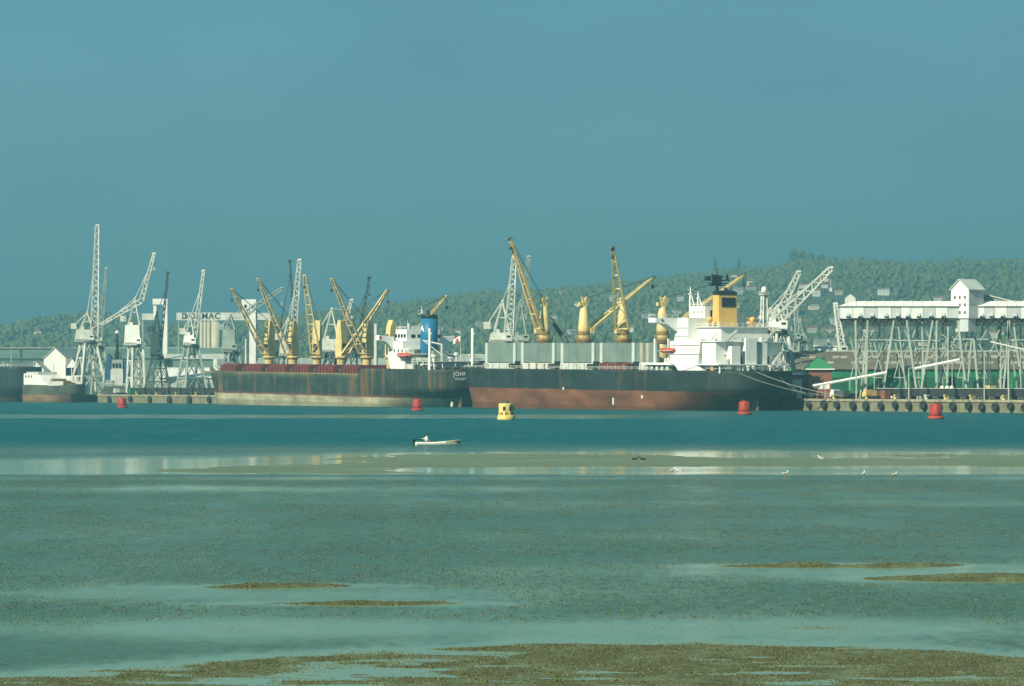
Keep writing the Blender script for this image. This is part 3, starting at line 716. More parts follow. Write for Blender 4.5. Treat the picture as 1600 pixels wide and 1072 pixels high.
# store derrick aft, stern mast with white dome
y1_ = -6.0; xa1 = S2.x(1168, y1_)
dd = MB().tube((xa1, y1_, z20), (xa1, y1_, S2.z(494, xa1, y1_)), 0.35, 0.2, 6)
x2_ = S2.x(1206, -11); dd.tube((xa1, y1_, S2.z(497, xa1, y1_)), (x2_, -11, S2.z(521, x2_, -11)), 0.35, 0.3)
dd.build('store_derrick', M['brown'], S2.root)
ys = -9.5; xs = S2.x(1193, ys)
sm = MB(); zt = S2.z(461, xs, ys)
sm.lattice((xs, ys, z20-2), (xs, ys, zt), 2.0, 1.2, 8, 0.2, 0.14); sm.tube((xs, ys, z20-2), (xs, ys, zt), 0.45, 0.4, 8)
sm.tube((xs+2, ys+4.0, z20), (xs, ys, z20+(zt-z20)*0.62), 0.22); sm.tube((xs+3.5, ys+2.0, z20), (xs, ys, z20+(zt-z20)*0.55), 0.18)
sm.box((xs-1.2, ys-1.2, zt), (xs+1.2, ys+1.2, zt+0.3)); rail(sm, [(xs-1.1, ys-1.1, zt+0.3), (xs-1.1, ys+1.1, zt+0.3), (xs+1.1, ys+1.1, zt+0.3)], 0.8, 1.0, 0.06)
smo = sm.build('stern_mast', M['offwhite'], S2.root)
MB().lathe((xs, ys), [(0.5, zt+0.3), (0.75, zt+0.8), (0.85, zt+1.5), (0.75, zt+2.1), (0.4, zt+2.5), (0.1, zt+2.6)], 14).build('radar_dome', M['white'], smo, True)
# boat platform forward of the house and its lifeboat
yb = 12.2
x0 = S2.x(1047, yb); x1 = S2.x(1007, yb)
zb = S2.z(570, x1, yb)
bp = MB().box((x0-2, 6, zb), (x1, 13.4, zb+0.7)).build('boat_platform', M['white'], S2.root)
pf = MB()
for xx in (S2.x(1023, yb), ): pf.tube((xx, yb, zb), (xx, yb, S2.z(529, xx, yb)), 0.28); pf.tube((xx, yb-5, zb), (xx, yb-5, S2.z(529, xx, yb)), 0.28)
pf.build('platform_post', M['white'], S2.root)
clb = MB()
for k in range(5):
    xx = x0 + (x1-x0)*(k+0.5)/5; clb.box((xx-0.9, 9.5, DK2), (xx+0.5, 12.6, DK2+random.uniform(1.2, 2.0)))
clb.build('deck_lockers', M['palegrey'], S2.root)
xc = (S2.x(1031, yb+0.6)+S2.x(1053, yb+0.6))/2
lifeboat(S2.root, (xc, yb+0.6, S2.z(548, xc, yb)), 8.6, 2.4, 1.7, M['redboat'])
ex = MB()
for k in range(3): ex.lathe((x0+0.5+k*1.6, 11.5), [(0.55, zb+0.7), (0.55, zb+1.8), (0.3, zb+2.1)], 8)
ex.tube((S2.x(1057, 12), 12, zb+0.5), (S2.x(1057, 12), 12, zb+5.2), 0.12); ex.build('vent_posts', M['offwhite'], S2.root)
# poop deck gear
pg = MB()
for k in range(9):
    x = random.uniform(1.0, 9); y = -10.5 + k*2.5; pg.box((x, y, DK2), (x+1.6, y+1.0, DK2+random.uniform(0.7, 1.5)))
for k in range(4): pg.tube((3+k*0.7, -9+k*5, DK2+0.9), (3+k*0.7, -6.5+k*5, DK2+0.9), 0.6, 0.6, 8)
pg.build('mooring_winches', M['steel_dark'], S2.root)
pg = MB()
for k in range(7):
    x = random.uniform(0.8, 8); y = random.uniform(-10.5, 10.0); pg.lathe((x, y), [(0.35, DK2), (0.35, DK2+1.0), (0.6, DK2+1.1), (0.45, DK2+1.5)], 8)
pg.build('deck_vents', M['offwhite'], S2.root)
xo = S2.x(1114, 11.4); MB().tube((xo, 11.4, DK2), (xo, 11.4, DK2+1.5), 0.7, 0.7, 10).build('oil_drum', M['orange'], S2.root)
rail(MB(), [(12, 12.4, DK2+0.1), (0.3, 10.9, DK2+0.1), (0.3, -10.9, DK2+0.1)], 1.0, 2.0, 0.05).build('stern_railing', M['palegrey'], S2.root)

# ---- the rusty dark green carrier on the left
S1 = Ship('cargo_ship', 'rust-streaked dark cargo ship with ochre deck cranes, maroon hatches and blue funnel', 'ship', 185.0, 17.0, R(0.62))
L1 = 200
def deck1(u):
    base = 11.0 + 1.0*max(0, (u-0.5)/0.5)**2
    poop = 2.3*float(sstep(0.275, 0.262, np.float64(u)))
    fo = 1.4*float(sstep(0.945, 0.955, np.float64(u)))
    return base + poop + fo
H1 = hull_mat('dark_green_hull', (0.024, 0.040, 0.034), (0.36, 0.34, 0.22), 2.95, (0.30, 0.14, 0.035), 0.95, band=(9.0, 11.2, (0.20, 0.20, 0.09), 0.55), line=(0.16, 0.05, 0.035))
hull1 = hull_mb(L1, 27, deck1, zc=6.2, xa=10, lwl=0.985, tw=0.80, n=96).build('hull', H1, S1.root, True)
MB().box((1.5, -0.4, -2), (6.5, 0.4, 4.6)).build('rudder', M['brown'], S1.root)
MB().lathe((0, 0), [(0.2, -0.2), (0.65, 0.4), (0.55, 1.4), (0.25, 1.9)], 8).build('propeller_blade', M['offwhite'], S1.root).location = (-0.2, 4.5, 0)
lettering('JOHN L', 2.0, M['white'], S1.root, (-0.07, 0.2, 11.6), (R(90), 0, R(-90)), spacing=1.15, bold=0.03)
lettering('VALLETTA', 1.15, M['white'], S1.root, (-0.07, 0.2, 9.9), (R(90), 0, R(-90)), name='port_lettering', spacing=1.25, bold=0.02)
DK1 = 11.0
# maroon coamings and hatch covers
cr1 = (420, 457, 495, 533, 573, 611)
xs1 = [S1.x(p) for p in cr1]
holds = [(xs1[0]+5, min(xs1[0]+19, 186))] + [(xs1[i+1]+3.2, xs1[i]-3.2) for i in range(5)]
for (a, b) in holds:
    hc = MB().box((a, -9.6, DK1-0.5), (b, 11.9, DK1+2.9)).build('hatch_coaming', M['maroon'], S1.root)
    for k in range(4):
        xx = a + (b-a)*(k+0.5)/4; MB().box((xx-(b-a)/8+0.12, -9.2, DK1+2.91), (xx+(b-a)/8-0.12, 11.0, DK1+3.5)).build('hatch_cover', M['maroon'], hc)
    for k in range(6):
        xx = a + 0.6 + (b-a-1.2)*k/5; MB().box((xx-0.18, 11.9, DK1-0.3), (xx+0.18, 12.35, DK1+2.9)).build('coaming_bracket', M['maroon'], hc)
bulw = MB().box((56, 13.15, DK1-0.4), (190, 13.32, DK1+0.45)).build('bulwark', paint('weathered_bulwark', (0.22, 0.20, 0.10), 0.7, 0.3, 0.3, 0.7), S1.root)
bulw.scale = (1, 0.985, 1)
for x in xs1[:5]:
    mh = MB().box((x-2.7, -5, DK1), (x+2.7, 6.5, DK1+3.4)); mh.box((x-1.2, 6.5, DK1), (x+1.2, 8.5, DK1+2.2)); mh.tube((x+1.5, 8.5, DK1+1.3), (x+1.5, 10.5, DK1+1.3), 0.8, 0.8, 8)
    mh.build('mast_house', M['steel_dark'], S1.root)
# tall house-type deck cranes with lattice-braced twin jibs
tips1 = ((361, 451), (402, 435), (474.5, 430), (605, 453), (517, 435), (697, 462))
dirs1 = (wd(-0.7, -0.7), wd(-0.7, -0.7), wd(-0.22, -0.97), wd(0.72, -0.7), wd(-0.68, -0.72), wd(0.8, 0.6))
for i, (cp, tip, dr) in enumerate(zip(cr1, tips1, dirs1)):
    x = xs1[i]; Z = lambda py: S1.z(py, x)
    d = Vector(dr).normalized(); tipv = S1.off(*tip, x, 0, dr)
    if (tipv.xy-Vector((x, 0))).dot(d) < 0: d = -d
    sd = Vector((-d.y, d.x))
    cb = MB().lathe((x, 0), [(1.7, DK1), (1.7, Z(562)), (2.6, Z(559)), (2.6, Z(557.5)), (1.9, Z(556))], 14).build('deck_crane', M['ochre_worn'], S1.root)
    ang = math.atan2(d.y, d.x)
    hs = MB().prism([(-1.9, 0), (1.5, 0), (1.7, (Z(520)-Z(556))*0.55), (0.9, Z(502)-Z(556)), (-0.4, Z(500)-Z(556)), (-1.4, (Z(512)-Z(556))), (-1.9, 3)], 'y', -1.45, 1.45)
    ho_ = hs.build('crane_house', M['ochre'], cb); ho_.location = (x, 0, Z(556)); ho_.rotation_euler.z = ang
    wn_ = MB().box((1.1, -1.0, 3.0), (1.72, 1.0, 4.6)).build('cab_window', M['glass'], cb); wn_.location = (x, 0, Z(556)); wn_.rotation_euler.z = ang
    ld = MB().box((-2.05, -0.5, 0.5), (-1.88, 0.5, 8)).build('ladder_cage', M['steel_dark'], cb); ld.location = (x, 0, Z(556)); ld.rotation_euler.z = ang
    foot = Vector((x+d.x*2.4, d.y*2.4, Z(552)))
    jb = twin_jib(foot, tipv, 3.6, 1.0, 0.31, 8).build('jib', M['ochre'] if i in (2, 3) else M['ochre_worn'], cb)
    wr = MB(); ca = Vector((x, 0, Z(502)))
    for k in (-0.5, 0.5): wr.tube(ca+sd.to_3d()*k, tipv+sd.to_3d()*k*0.6, 0.06, 0.06, 4, False)
    wr.tube(tipv, tipv-Vector((0, 0, 4)), 0.07); wr.box((tipv.x-0.4, tipv.y-0.4, tipv.z-5), (tipv.x+0.4, tipv.y+0.4, tipv.z-4))
    wr.build('luffing_wires', M['steel_dark'], jb)
# post forward of the bridge
xp = S1.x(587, 3); MB().tube((xp, 3, DK1), (xp, 3, S1.z(506, xp, 3)), 0.75, 0.7, 10).build('samson_post', M['palegrey'], S1.root)
# forecastle
fc = MB().box((191, -3, 12), (193.5, 3, 14.6)); fc.tube((195, -2, 14.4), (195, 2, 14.4), 0.9, 0.9, 8); fc.build('windlass', M['crane_dull'], S1.root)
xfm = S1.x(384, 4); fmz = S1.z(530, xfm, 4)
f_ = MB().tube((xfm, 4, DK1), (xfm, 4, fmz), 0.55, 0.35, 8); f_.tube((xfm, 2.5, fmz-3), (xfm, 5.5, fmz-3), 0.15); f_.build('foremast', M['offwhite'], S1.root)
fb = MB().box((187, 5.2, 12.2), (190.5, 8.8, 16.2)); fb.box((183.5, 7.0, 11.5), (186, 10, 13.9)); fb.build('forecastle_locker', M['offwhite'], S1.root)
rail(MB(), [(176, 12.0, 12.0), (186, 10.2, 13.0), (193, 7.0, 13.4)], 1.0, 2.5, 0.06).build('bow_railing', M['offwhite'], S1.root)
# superstructure
DP = 13.3
HY1 = 9.5
xA1 = S1.x(632, HY1); xF1 = S1.x(607, HY1)
zW1 = S1.z(533, xF1, HY1)
XM1 = xA1+4.5
hz = MB().prism([(xA1, DP-0.3), (xF1-1.5, DP-0.3), (xF1+1.0, DP+4.5), (xF1-1.0, zW1), (XM1-3, zW1), (XM1-3, zW1-3), (xA1, zW1-3)], 'y', -HY1, HY1)
house1 = hz.build('superstructure', M['white'], S1.root)
for y in (-6, -2, 2.5, 6): MB().box((xA1-0.06, y, DP+2.2), (xA1+0.02, y+1.1, DP+3.2)).build('window', M['glass'], house1)
for k in range(3):
    MB().box((xA1+1.5+k*3.0, HY1-0.02, DP+6.0), (xA1+2.4+k*3.0, HY1+0.06, DP+6.9)).build('window', M['glass'], house1)
MB().box((xA1-4.5, -HY1, DP-0.2), (xA1-0.003, HY1-1.2, DP+5.2)).build('aft_deckhouse', M['offwhite'], S1.root)
MB().box((xA1-6.0, -HY1-1.5, DP+5.21), (xA1+1.0, HY1+0.8, DP+5.5)).build('boat_deck', M['white'], S1.root)
MB().box((xA1-2.2, -HY1+1, zW1-3.0), (xA1+1.4, HY1-1.0, zW1-2.7)).build('bridge_deck', M['white'], S1.root)
zw2 = S1.z(526, xF1, 14)
for sgn in (1, -1):
    ty = 15.4
    w = MB().prism([(sgn*(HY1-0.01), zW1-3.2), (sgn*(HY1-0.01), zw2), (sgn*ty, zw2+0.5), (sgn*ty, zw2-1.3), (sgn*(ty-2.8), zw2-1.9)], 'x', xF1-4.0, xF1-1.2)
    wg = w.build('bridge_wing', M['white'], S1.root)
    MB().box((xF1-4.1, sgn*ty-0.7, zw2-1.0), (xF1-3.98, sgn*ty+0.1, zw2+0.2)).build('side_light', M['redboat'], wg)
zwt = S1.z(515, xF1, 5)
wh1 = MB().box((XM1-2.4, -7.2, zW1+0.003), (xF1-1.6, 7.6, zwt)).build('wheelhouse', M['white'], S1.root)
for k in range(4): MB().box((XM1-1.6+k*2.2, 7.59, zW1+1.2), (XM1-0.1+k*2.2, 7.66, zW1+2.5)).build('window', M['glass'], wh1)
for k in range(5): MB().box((XM1-2.46, -6.2+k*2.6, zW1+1.2), (XM1-2.38, -4.6+k*2.6, zW1+2.4)).build('window', M['glass'], wh1)
rail(MB(), [(XM1-2.3, -7, zwt), (XM1-2.3, 7.4, zwt), (xF1-1.8, 7.4, zwt)], 1.0, 1.8, 0.06).build('roof_railing', M['white'], wh1)
for px, y, py in ((624, 6, 501), (631, 3, 500), (641, 0, 508)):
    x = S1.x(px, y); x = max(min(x, xF1-2), XM1-2); MB().tube((x, y, zwt), (x, y, S1.z(py, x, y)), 0.14, 0.06, 6).build('aerial', M['offwhite'], S1.root)
ra = MB().box((XM1+1, -1.0, zwt), (XM1+2.6, 4.5, zwt+1.4)); ra.tube((XM1+1, 5, zwt), (XM1+1, 5, zwt+2.2), 0.4, 0.4, 8); ra.build('roof_locker', M['offwhite'], S1.root)
# funnel: oval blue stack with black top and a white letter
yf = 1.5; xfn = S1.x(670, yf)
zb1, zt1 = DP+5.0, S1.z(492, xfn, yf)
pr = [(3.5, zb1), (3.45, (zb1+zt1)/2), (3.3, zt1-1.3)]
fn1 = MB().lathe((xfn, yf), pr, 32, 1.0, 0.9).build('funnel', M['blue'], S1.root, True)
MB().lathe((xfn, yf), [(3.34, zt1-1.31), (3.3, zt1), (3.0, zt1+0.15)], 32, 1.0, 0.9).build('funnel_top', M['black'], fn1, True)
MB().tube((xfn+0.8, yf, zt1), (xfn+0.8, yf, zt1+1.6), 0.6, 0.6, 10).build('exhaust_pipe', M['black'], fn1)
la = lettering('A', 3.2, M['white'], fn1, (0, 0, 0), (0, 0, 0), bold=0.06)
zl = S1.z(514, xfn, yf)
me = la.data                                            # wrap the flat letter round the stack
a0 = math.atan2(0.62, 0.78)
for v in me.vertices:
    a = math.pi/2 - v.co.x/3.3 + R(8); rr = 3.46 + v.co.z
    v.co = (xfn + rr*math.cos(a), yf + 0.93*rr*math.sin(a), zl + v.co.y)
xmm = S1.x(658, 4); mz = S1.z(478, xmm, 4)
mm = MB().tube((xmm, 4, DP+5), (xmm, 4, mz), 0.45, 0.15, 8); mm.box((xmm-0.8, 3.0, mz-3.0), (xmm+0.8, 5.0, mz-2.7)); mm.tube((xmm, 2.6, mz-1.6), (xmm, 5.4, mz-1.6), 0.14)
mm.tube((xmm, 3.7, mz-2.7), (xmm, 3.7, mz-1.4), 0.4, 0.4, 8); mm.build('radar_mast', M['offwhite'], S1.root)
# king posts aft, poop house, rails
for (px, y, py0, r) in ((671, 11.0, 513, 0.55), (738, -4.6, 513, 0.6)):
    x = max(S1.x(px, y), 1.0); k = MB().tube((x, y, DP-0.3), (x, y, S1.z(py0, x, y)), r, r*0.9, 10); k.tube((x, y, S1.z(py0+8, x, y)), (x-0.9, y-0.3, S1.z(py0+8, x, y)), 0.2)
    k.build('king_post', M['white'], S1.root)
po = MB().box((3.5, -8.2, DP-0.2), (14.5, 9.4, DP+2.6)); po.build('poop_house', M['offwhite'], S1.root)
MB().box((2.0, -9.2, DP+2.61), (19.5, 10.4, DP+2.85)).build('docking_deck', M['offwhite'], S1.root)
rail(MB(), [(19.0, 10.3, DP+2.85), (2.2, 10.3, DP+2.85), (2.2, -9.1, DP+2.85)], 1.0, 1.6, 0.06).build('poop_railing', M['white'], S1.root)
pp = MB()
for k in range(8): pp.tube((2.4, -8.8+k*2.6, DP-0.2), (2.4+ (0.8 if k % 2 else 0), -8.4+k*2.6, DP+2.7), 0.16)
for k in range(5): pp.tube((2.8+k*4, 10.2, DP-0.2), (2.8+k*4, 10.2, DP+2.7), 0.16)
pp.build('deck_stanchions', M['white'], S1.root)
wi = MB()
for k in range(6): wi.tube((1.4+0.2*k, -9+k*3.4, DP+0.6), (1.4+0.2*k, -7.2+k*3.4, DP+0.6), 0.65, 0.65, 8)
for k in range(4): wi.box((5+k*3.2, 9.6, DP), (6.5+k*3.2, 11.2, DP+1.2+0.4*(k % 2)))
wi.build('mooring_winches', M['steel_dark'], S1.root)
vt = MB()
for (x, y, h) in ((14.5, 4, 2.4), (9.5, 0, 1.6), (5, -6, 2.6), (12, -4, 3.2)): vt.lathe((x, y), [(0.5, DP+2.86), (0.5, DP+2.8+h*0.6), (1.1, DP+2.8+h*0.65), (0.9, DP+2.8+h)], 10)
vt.build('ventilators', M['offwhite'], S1.root)
gear = MB().box((17, -6, DP), (22, 8, DP+4.2)); gear.box((16.5, -3, DP+4.2), (20, 3, DP+6.6)); gear.build('engine_casing', M['crane_dull'], S1.root)
cg = MB(); x = S1.x(690, 2); cg.tube((x, 2, DP+2.8), (x, 2, DP+8.8), 0.3); cg.tube((x, 2, DP+8.8), (x+7.5, 5.5, DP+10.2), 0.22); cg.tube((x, 2, DP+5), (x+7.5, 5.5, DP+10.2), 0.12); cg.build('store_crane', M['offwhite'], S1.root)
yl = HY1+1.4; xl = (S1.x(620, yl)+S1.x(641, yl))/2
lifeboat(S1.root, (xl, yl, S1.z(555.5, xl, yl)), 10.0, 2.6, 2.0, M['redboat'])
# ensign
xe = S1.x(719, 1.0); ze = S1.z(537, xe, 1.0)
fl = MB().tube((xe, 1, DP+2.8), (xe, 1, ze+3.2), 0.07, 0.05, 6).build('flag_staff', M['white'], S1.root)
fv = []; ff = []
for i in range(9):
    for j in range(5):
        u = i/8; fv.append((xe+u*2.0, 1 + u*1.6 + 0.25*math.sin(u*7+j*0.4), ze+2.6-j*0.45-1.2*u*u))
for i in range(8):
    for j in range(4): ff.append((i*5+j, (i+1)*5+j, (i+1)*5+j+1, i*5+j+1))
fo_ = MB().add(fv, ff).build('flag', M['cloth_red'], fl); fo_.data.materials.append(M['shirt'])
for p in fo_.data.polygons: p.material_index = 1 if (p.index//4) in (0, 1, 6, 7) or p.index % 4 == 0 else 0
md = fo_.modifiers.new('thick', 'SOLIDIFY'); md.thickness = 0.04

# ------------------------------------------------------------------ smaller vessels at the far left
Sd = Ship('moored_ship', 'dark-hulled ship moored at the left edge of the picture', 'ship', t_at(21, 14+7), 15.0, 0.0)
hd = hull_mat('far_dark_hull', (0.018, 0.030, 0.032), (0.12, 0.06, 0.045), 2.0, (0.15, 0.08, 0.04), 0.3)
zdk = Sd.z(573, 0, 8)
hull_mb(120, 18, lambda u: zdk, zc=6, xa=6, tw=0.9).build('hull', hd, Sd.root, True)
dl = MB()
for k in range(8): dl.box((2+k*5, -5+random.uniform(-2, 2), zdk), (4+k*5, 6, zdk+random.uniform(0.8, 2.5)))
dl.build('deck_lockers', M['crane_dull'], Sd.root)
rail(MB(), [(60, 8.6, zdk), (3, 8.2, zdk), (0.3, 7.4, zdk), (0.3, -7.4, zdk)], 1.1, 2.5, 0.08).build('railing', M['offwhite'], Sd.root)
MB().tube((18, 0, zdk), (18, 0, zdk+9), 0.4, 0.2, 8).build('mast', M['crane_dull'], Sd.root)

tc0 = t_at(117, 12); tc1 = t_at(23, 16)
Sc = Ship('coaster', 'small coaster with white upper works and worn brown hull beside the white gabled sheds', 'ship', tc0, 11.0, 0.0)
Lc = tc1-tc0
hc_ = hull_mat('coaster_hull', (0.065, 0.075, 0.055), (0.20, 0.12, 0.065), 3.4, (0.2, 0.1, 0.05), 0.5)
hull_mb(Lc, 11, lambda u: 7.6 + 0.6*max(0, u-0.55)/0.45 + 1.2*max(0, 0.15-u)*4, zc=4, xa=5, tw=0.75, xb=0.8).build('hull', hc_, Sc.root, True)
def sl_(px, y=5.5): return Sc.x(px, y)
a = MB().prism([(sl_(72), 7.8), (sl_(25), 8.2), (sl_(24), 15.2), (sl_(31), 15.4), (sl_(33), 13.4), (sl_(60), 12.4)], 'y', -4.8, 4.9)
ao = a.build('superstructure', M['white'], Sc.root)
for px in (34, 38.5, 43, 47.5):
    MB().box((sl_(px)-0.7, 4.88, 11.4), (sl_(px)+0.7, 4.96, 12.4)).build('window', M['glass'], ao)
MB().box((sl_(57), -4.5, 12.45), (sl_(38), 4.5, 14.0)).build('upper_deckhouse', M['offwhite'], Sc.root)
bulc = MB().box((6, 4.0, 7.6), (sl_(72), 4.3, 9.6)); bulc.box((6, -4.3, 7.6), (sl_(72), -4.0, 9.6)); bulc.build('bulwark', M['offwhite'], Sc.root)
cgo = MB()
for k in range(6): cgo.box((9+k*5.5, -3, 7.7), (12.5+k*5.5, 3.4, 9.0+0.9*(k % 3)))
cgo.build('deck_cargo', M['brown'], Sc.root)
MB().tube((sl_(66), 0, 8), (sl_(66), 0, 18), 0.25, 0.15, 6).tube((sl_(35), 0, 15), (sl_(35), 0, 19), 0.2, 0.1, 6).build('mast', M['offwhite'], Sc.root)

# tug with two blue flanks, drawn up behind the quay between the first two cranes
tt = t_at(183, -24)
tg = thing('tugboat', 'tug with blue sides, white wheelhouse and black mast between the two tallest left cranes', 'boat', wpos(tt, -24, ZQ), 0.0)
navy = paint('navy_paint', (0.02, 0.10, 0.20), 0.6, 0.3, 0.5, 0.4, (0.05, 0.07, 0.08))
def fr(mb, name, mat, sm=False): return mb.build(name, mat, tg, sm)
Yt = wpos(tt, -24).y; W = lambda px: xY(px, Yt) - wpos(tt, -24).x; Zt = lambda py: zY(py, Yt) - ZQ
fr(MB().prism([(W(163), Zt(604)), (W(165), 0), (W(201), 0), (W(203), Zt(604))], 'y', -5, 9), 'hull', M['steel_dark'])
fr(MB().prism([(W(164), Zt(604)+0.01), (W(166), Zt(566)), (W(170), Zt(553)), (W(174), Zt(558)), (W(174), Zt(604)+0.01)], 'y', -3.5, 4), 'funnel', navy)
fr(MB().prism([(W(195), Zt(604)+0.01), (W(195), Zt(568)), (W(198), Zt(562)), (W(202), Zt(574)), (W(202), Zt(604)+0.01)], 'y', -3.4, 4), 'funnel', navy)
wh_ = fr(MB().box((W(174.3), -3.8, Zt(604)+0.01), (W(193.7), 4, Zt(577))), 'deckhouse', M['offwhite'])
wh_ = fr(MB().box((W(175), -3.0, Zt(577)+0.01), (W(193), 3.5, Zt(562))), 'wheelhouse', M['crane_dull'])
for px in (177, 182, 187): MB().box((W(px), -3.08, Zt(575)), (W(px+3.6), -2.98, Zt(568))).build('window', M['glass'], wh_)
fr(MB().box((W(167), -4.6, Zt(604)+0.02), (W(178), -3.85, Zt(594))), 'deck_locker', M['crane_dull'])
fr(rail(MB(), [(W(164), -4.8, Zt(604)), (W(202), -4.8, Zt(604))], 1.3, 1.6, 0.14), 'railing', M['offwhite'])
fr(MB().tube((W(188), -2, Zt(562)), (W(192), -2, Zt(545)), 0.2).tube((W(178), -2, Zt(562)), (W(183), 0, Zt(540)), 0.14).tube((W(190), -2, Zt(562)), (W(183), 0, Zt(540)), 0.14), 'mast_stay', M['steel_dark'])
mt = fr(MB().tube((W(183), 0, Zt(562)), (W(183), 0, Zt(522)), 0.9, 0.5, 8), 'mast', M['black'])
MB().lathe((W(183), 0), [(0.3, Zt(522)), (1.0, Zt(520.5)), (1.05, Zt(519)), (0.3, Zt(516.5))], 10).build('lamp_globe', M['white'], mt, True)

# ------------------------------------------------------------------ portal cranes on the quay
def portal_crane(label, px, s, tip, legw, z_portal, z_cab, z_apex, mat, legmat=None, foot_y=None, cab_w=7.0, tip_depth=0.0, bays=12, jw=2.6, second=None, name='portal_crane', dirx=None, ctr=True, taper=0.42, group='portal cranes along the quay', cabmat=None, thick=1.0):
    """four splayed legs, cross braces, slewing ring, machine house with cab, A-frame, ties, lattice jib; row values are photo rows turned into heights"""
    t = t_at(px, s); p = wpos(t, s, ZQ); Y = p.y
    root = thing(name, label, 'crane', p, 0.0, group)
    X = lambda q, dy=0.0: (q-CX)/FPX*(Y+dy) - p.x
    Z = lambda q, dy=0.0: CAM_H + (YH-q)/FPX*(Y+dy) - ZQ
    legmat = legmat or mat; cabmat = cabmat or mat
    zp, zc, za = Z(z_portal), Z(z_cab), Z(z_apex)
    hw = legw/2; q = Matrix.Rotation(QROT, 3, 'Z')
    base = [q @ Vector((sx*hw, sy*hw, 0)) for sx, sy in ((-1,-1),(1,-1),(1,1),(-1,1))]
    top = [q @ Vector((sx*hw*taper, sy*hw*taper, zp)) for sx, sy in ((-1,-1),(1,-1),(1,1),(-1,1))]
    for b_, t_ in zip(base, top):
        l = MB().tube(b_, t_, 0.42*thick, 0.34*thick, 4)
        l.box((b_.x-0.7, b_.y-0.7, 0), (b_.x+0.7, b_.y+0.7, 0.9)); l.build('leg', legmat, root)
    br = MB(); mid = [b_.lerp(t_, 0.36) for b_, t_ in zip(base, top)]; hi = [b_.lerp(t_, 0.72) for b_, t_ in zip(base, top)]
    for k in range(4):
        n_ = (k+1) % 4
        br.tube(mid[k], mid[n_], 0.32*thick); br.tube(hi[k], hi[n_], 0.22*thick)
        br.tube(mid[k], (hi[k]+hi[n_])/2, 0.17*thick); br.tube(mid[n_], (hi[k]+hi[n_])/2, 0.17*thick)
        br.tube(hi[k], (top[k]+top[n_])/2, 0.15*thick); br.tube(hi[n_], (top[k]+top[n_])/2, 0.15*thick)
        br.tube((mid[k]+mid[n_])/2, base[k].lerp(mid[k], 0.15), 0.14*thick); br.tube((mid[k]+mid[n_])/2, base[n_].lerp(mid[n_], 0.15), 0.14*thick)
    br.build('portal_bracing', legmat, root)
    MB().lathe((0, 0), [(hw*0.55, zp-0.2), (hw*0.62, zp+0.1), (hw*0.62, zp+0.9), (hw*0.5, zp+1.2)], 16).build('slewing_ring', M['steel_dark'], root)
    d = (dirx if dirx is not None else (1 if X(tip[0]) > 0 else -1))
    cw = cab_w; z0 = zp+1.21
    hs = MB().frustum((-d*cw*0.18, 0), z0, zc, cw/2, 2.6, cw*0.42, 2.4).build('machine_house', cabmat, root)
    cab = MB().box((d*cw*0.22-1.2, -3.9, z0+0.4), (d*cw*0.22+1.2, -2.62, z0+3.0)).build('operator_cab', cabmat, root)
    MB().box((d*cw*0.22-0.7, -3.96, z0+1.7), (d*cw*0.22+0.7, -3.88, z0+2.4)).build('window', M['glass'], cab)
    MB().box((-d*cw*0.30-1.0, -1.6, zc+0.003), (-d*cw*0.30+1.0, 1.6, zc+1.3)).build('winch_cover', cabmat, hs)
    rail(MB(), [(-cw*0.62, -2.9, z0), (cw*0.62, -2.9, z0)], 1.0, 1.2, 0.09).build('walkway_railing', mat, hs)
    MB().box((-cw*0.62, -3.0, z0-0.25), (cw*0.62, 3.0, z0-0.003)).build('walkway', legmat, hs)
    af = MB()
    apex = Vector((-d*cw*0.05, 0, za))
    for sy in (-1.6, 1.6):
        af.tube((d*cw*0.28, sy, zc-0.5), apex+Vector((0, sy*0.3, 0)), 0.3*thick, 0.24*thick); af.tube((-d*cw*0.45, sy, zc-0.6), apex+Vector((0, sy*0.3, 0)), 0.3*thick, 0.24*thick)
        m1 = Vector((d*cw*0.28, sy, zc-0.5)).lerp(apex, 0.5); m2 = Vector((-d*cw*0.45, sy, zc-0.6)).lerp(apex, 0.5); af.tube(m1, m2, 0.2*thick)
    af.tube(apex-Vector((0, 1, 0)), apex+Vector((0, 1, 0)), 0.5, 0.5, 8)
    af.build('a_frame', mat, root)
    for i, tp in enumerate([tip] + ([second] if second else [])):
        ft = Vector((d*cw*0.25, 0, z0+1.5)) if foot_y is None else Vector((X(foot_y[0]), 0, Z(foot_y[1])))
        tv = Vector((X(tp[0], tip_depth), tip_depth, Z(tp[1], tip_depth)))
        jb = MB().lattice(ft, tv, jw, jw*0.45, bays, 0.24*thick, 0.15*thick).build('jib', mat, root)
        h = MB().tube(tv-Vector((0.8, 0, 0)), tv+Vector((0.8, 0, 0.3)), 0.7, 0.6, 6); h.tube(tv, tv-Vector((0, 0, 6)), 0.07); h.box((tv.x-0.4, -0.4+tv.y, tv.z-7.2), (tv.x+0.4, 0.4+tv.y, tv.z-6))
        h.build('jib_head', mat, jb)
        tie = MB()
        for sy in (-0.6, 0.6): tie.tube(apex+Vector((0, sy, 0)), ft.lerp(tv, 0.8)+Vector((0, sy*0.6, 0)), 0.10, 0.10, 4, False)
        tie.build('tie_rods', mat, jb)
    if ctr:
        cwp = Vector((-d*cw*0.75, 0, zc-0.5+(za-zc)*0.30))
        cm = MB().tube(apex.lerp(cwp, 0.1), cwp, 0.18); cm.box((cwp.x-1.3, -1.4, cwp.z-1.6), (cwp.x+1.3, 1.4, cwp.z+1.0)); cm.build('counterweight', mat, root)
    ldr = MB().tube(base[0].lerp(top[0], 0.02)+Vector((0.5, -0.5, 0)), top[0]+Vector((0.5, -0.5, 0)), 0.12); ldr.build('ladder', legmat, root)
    return root
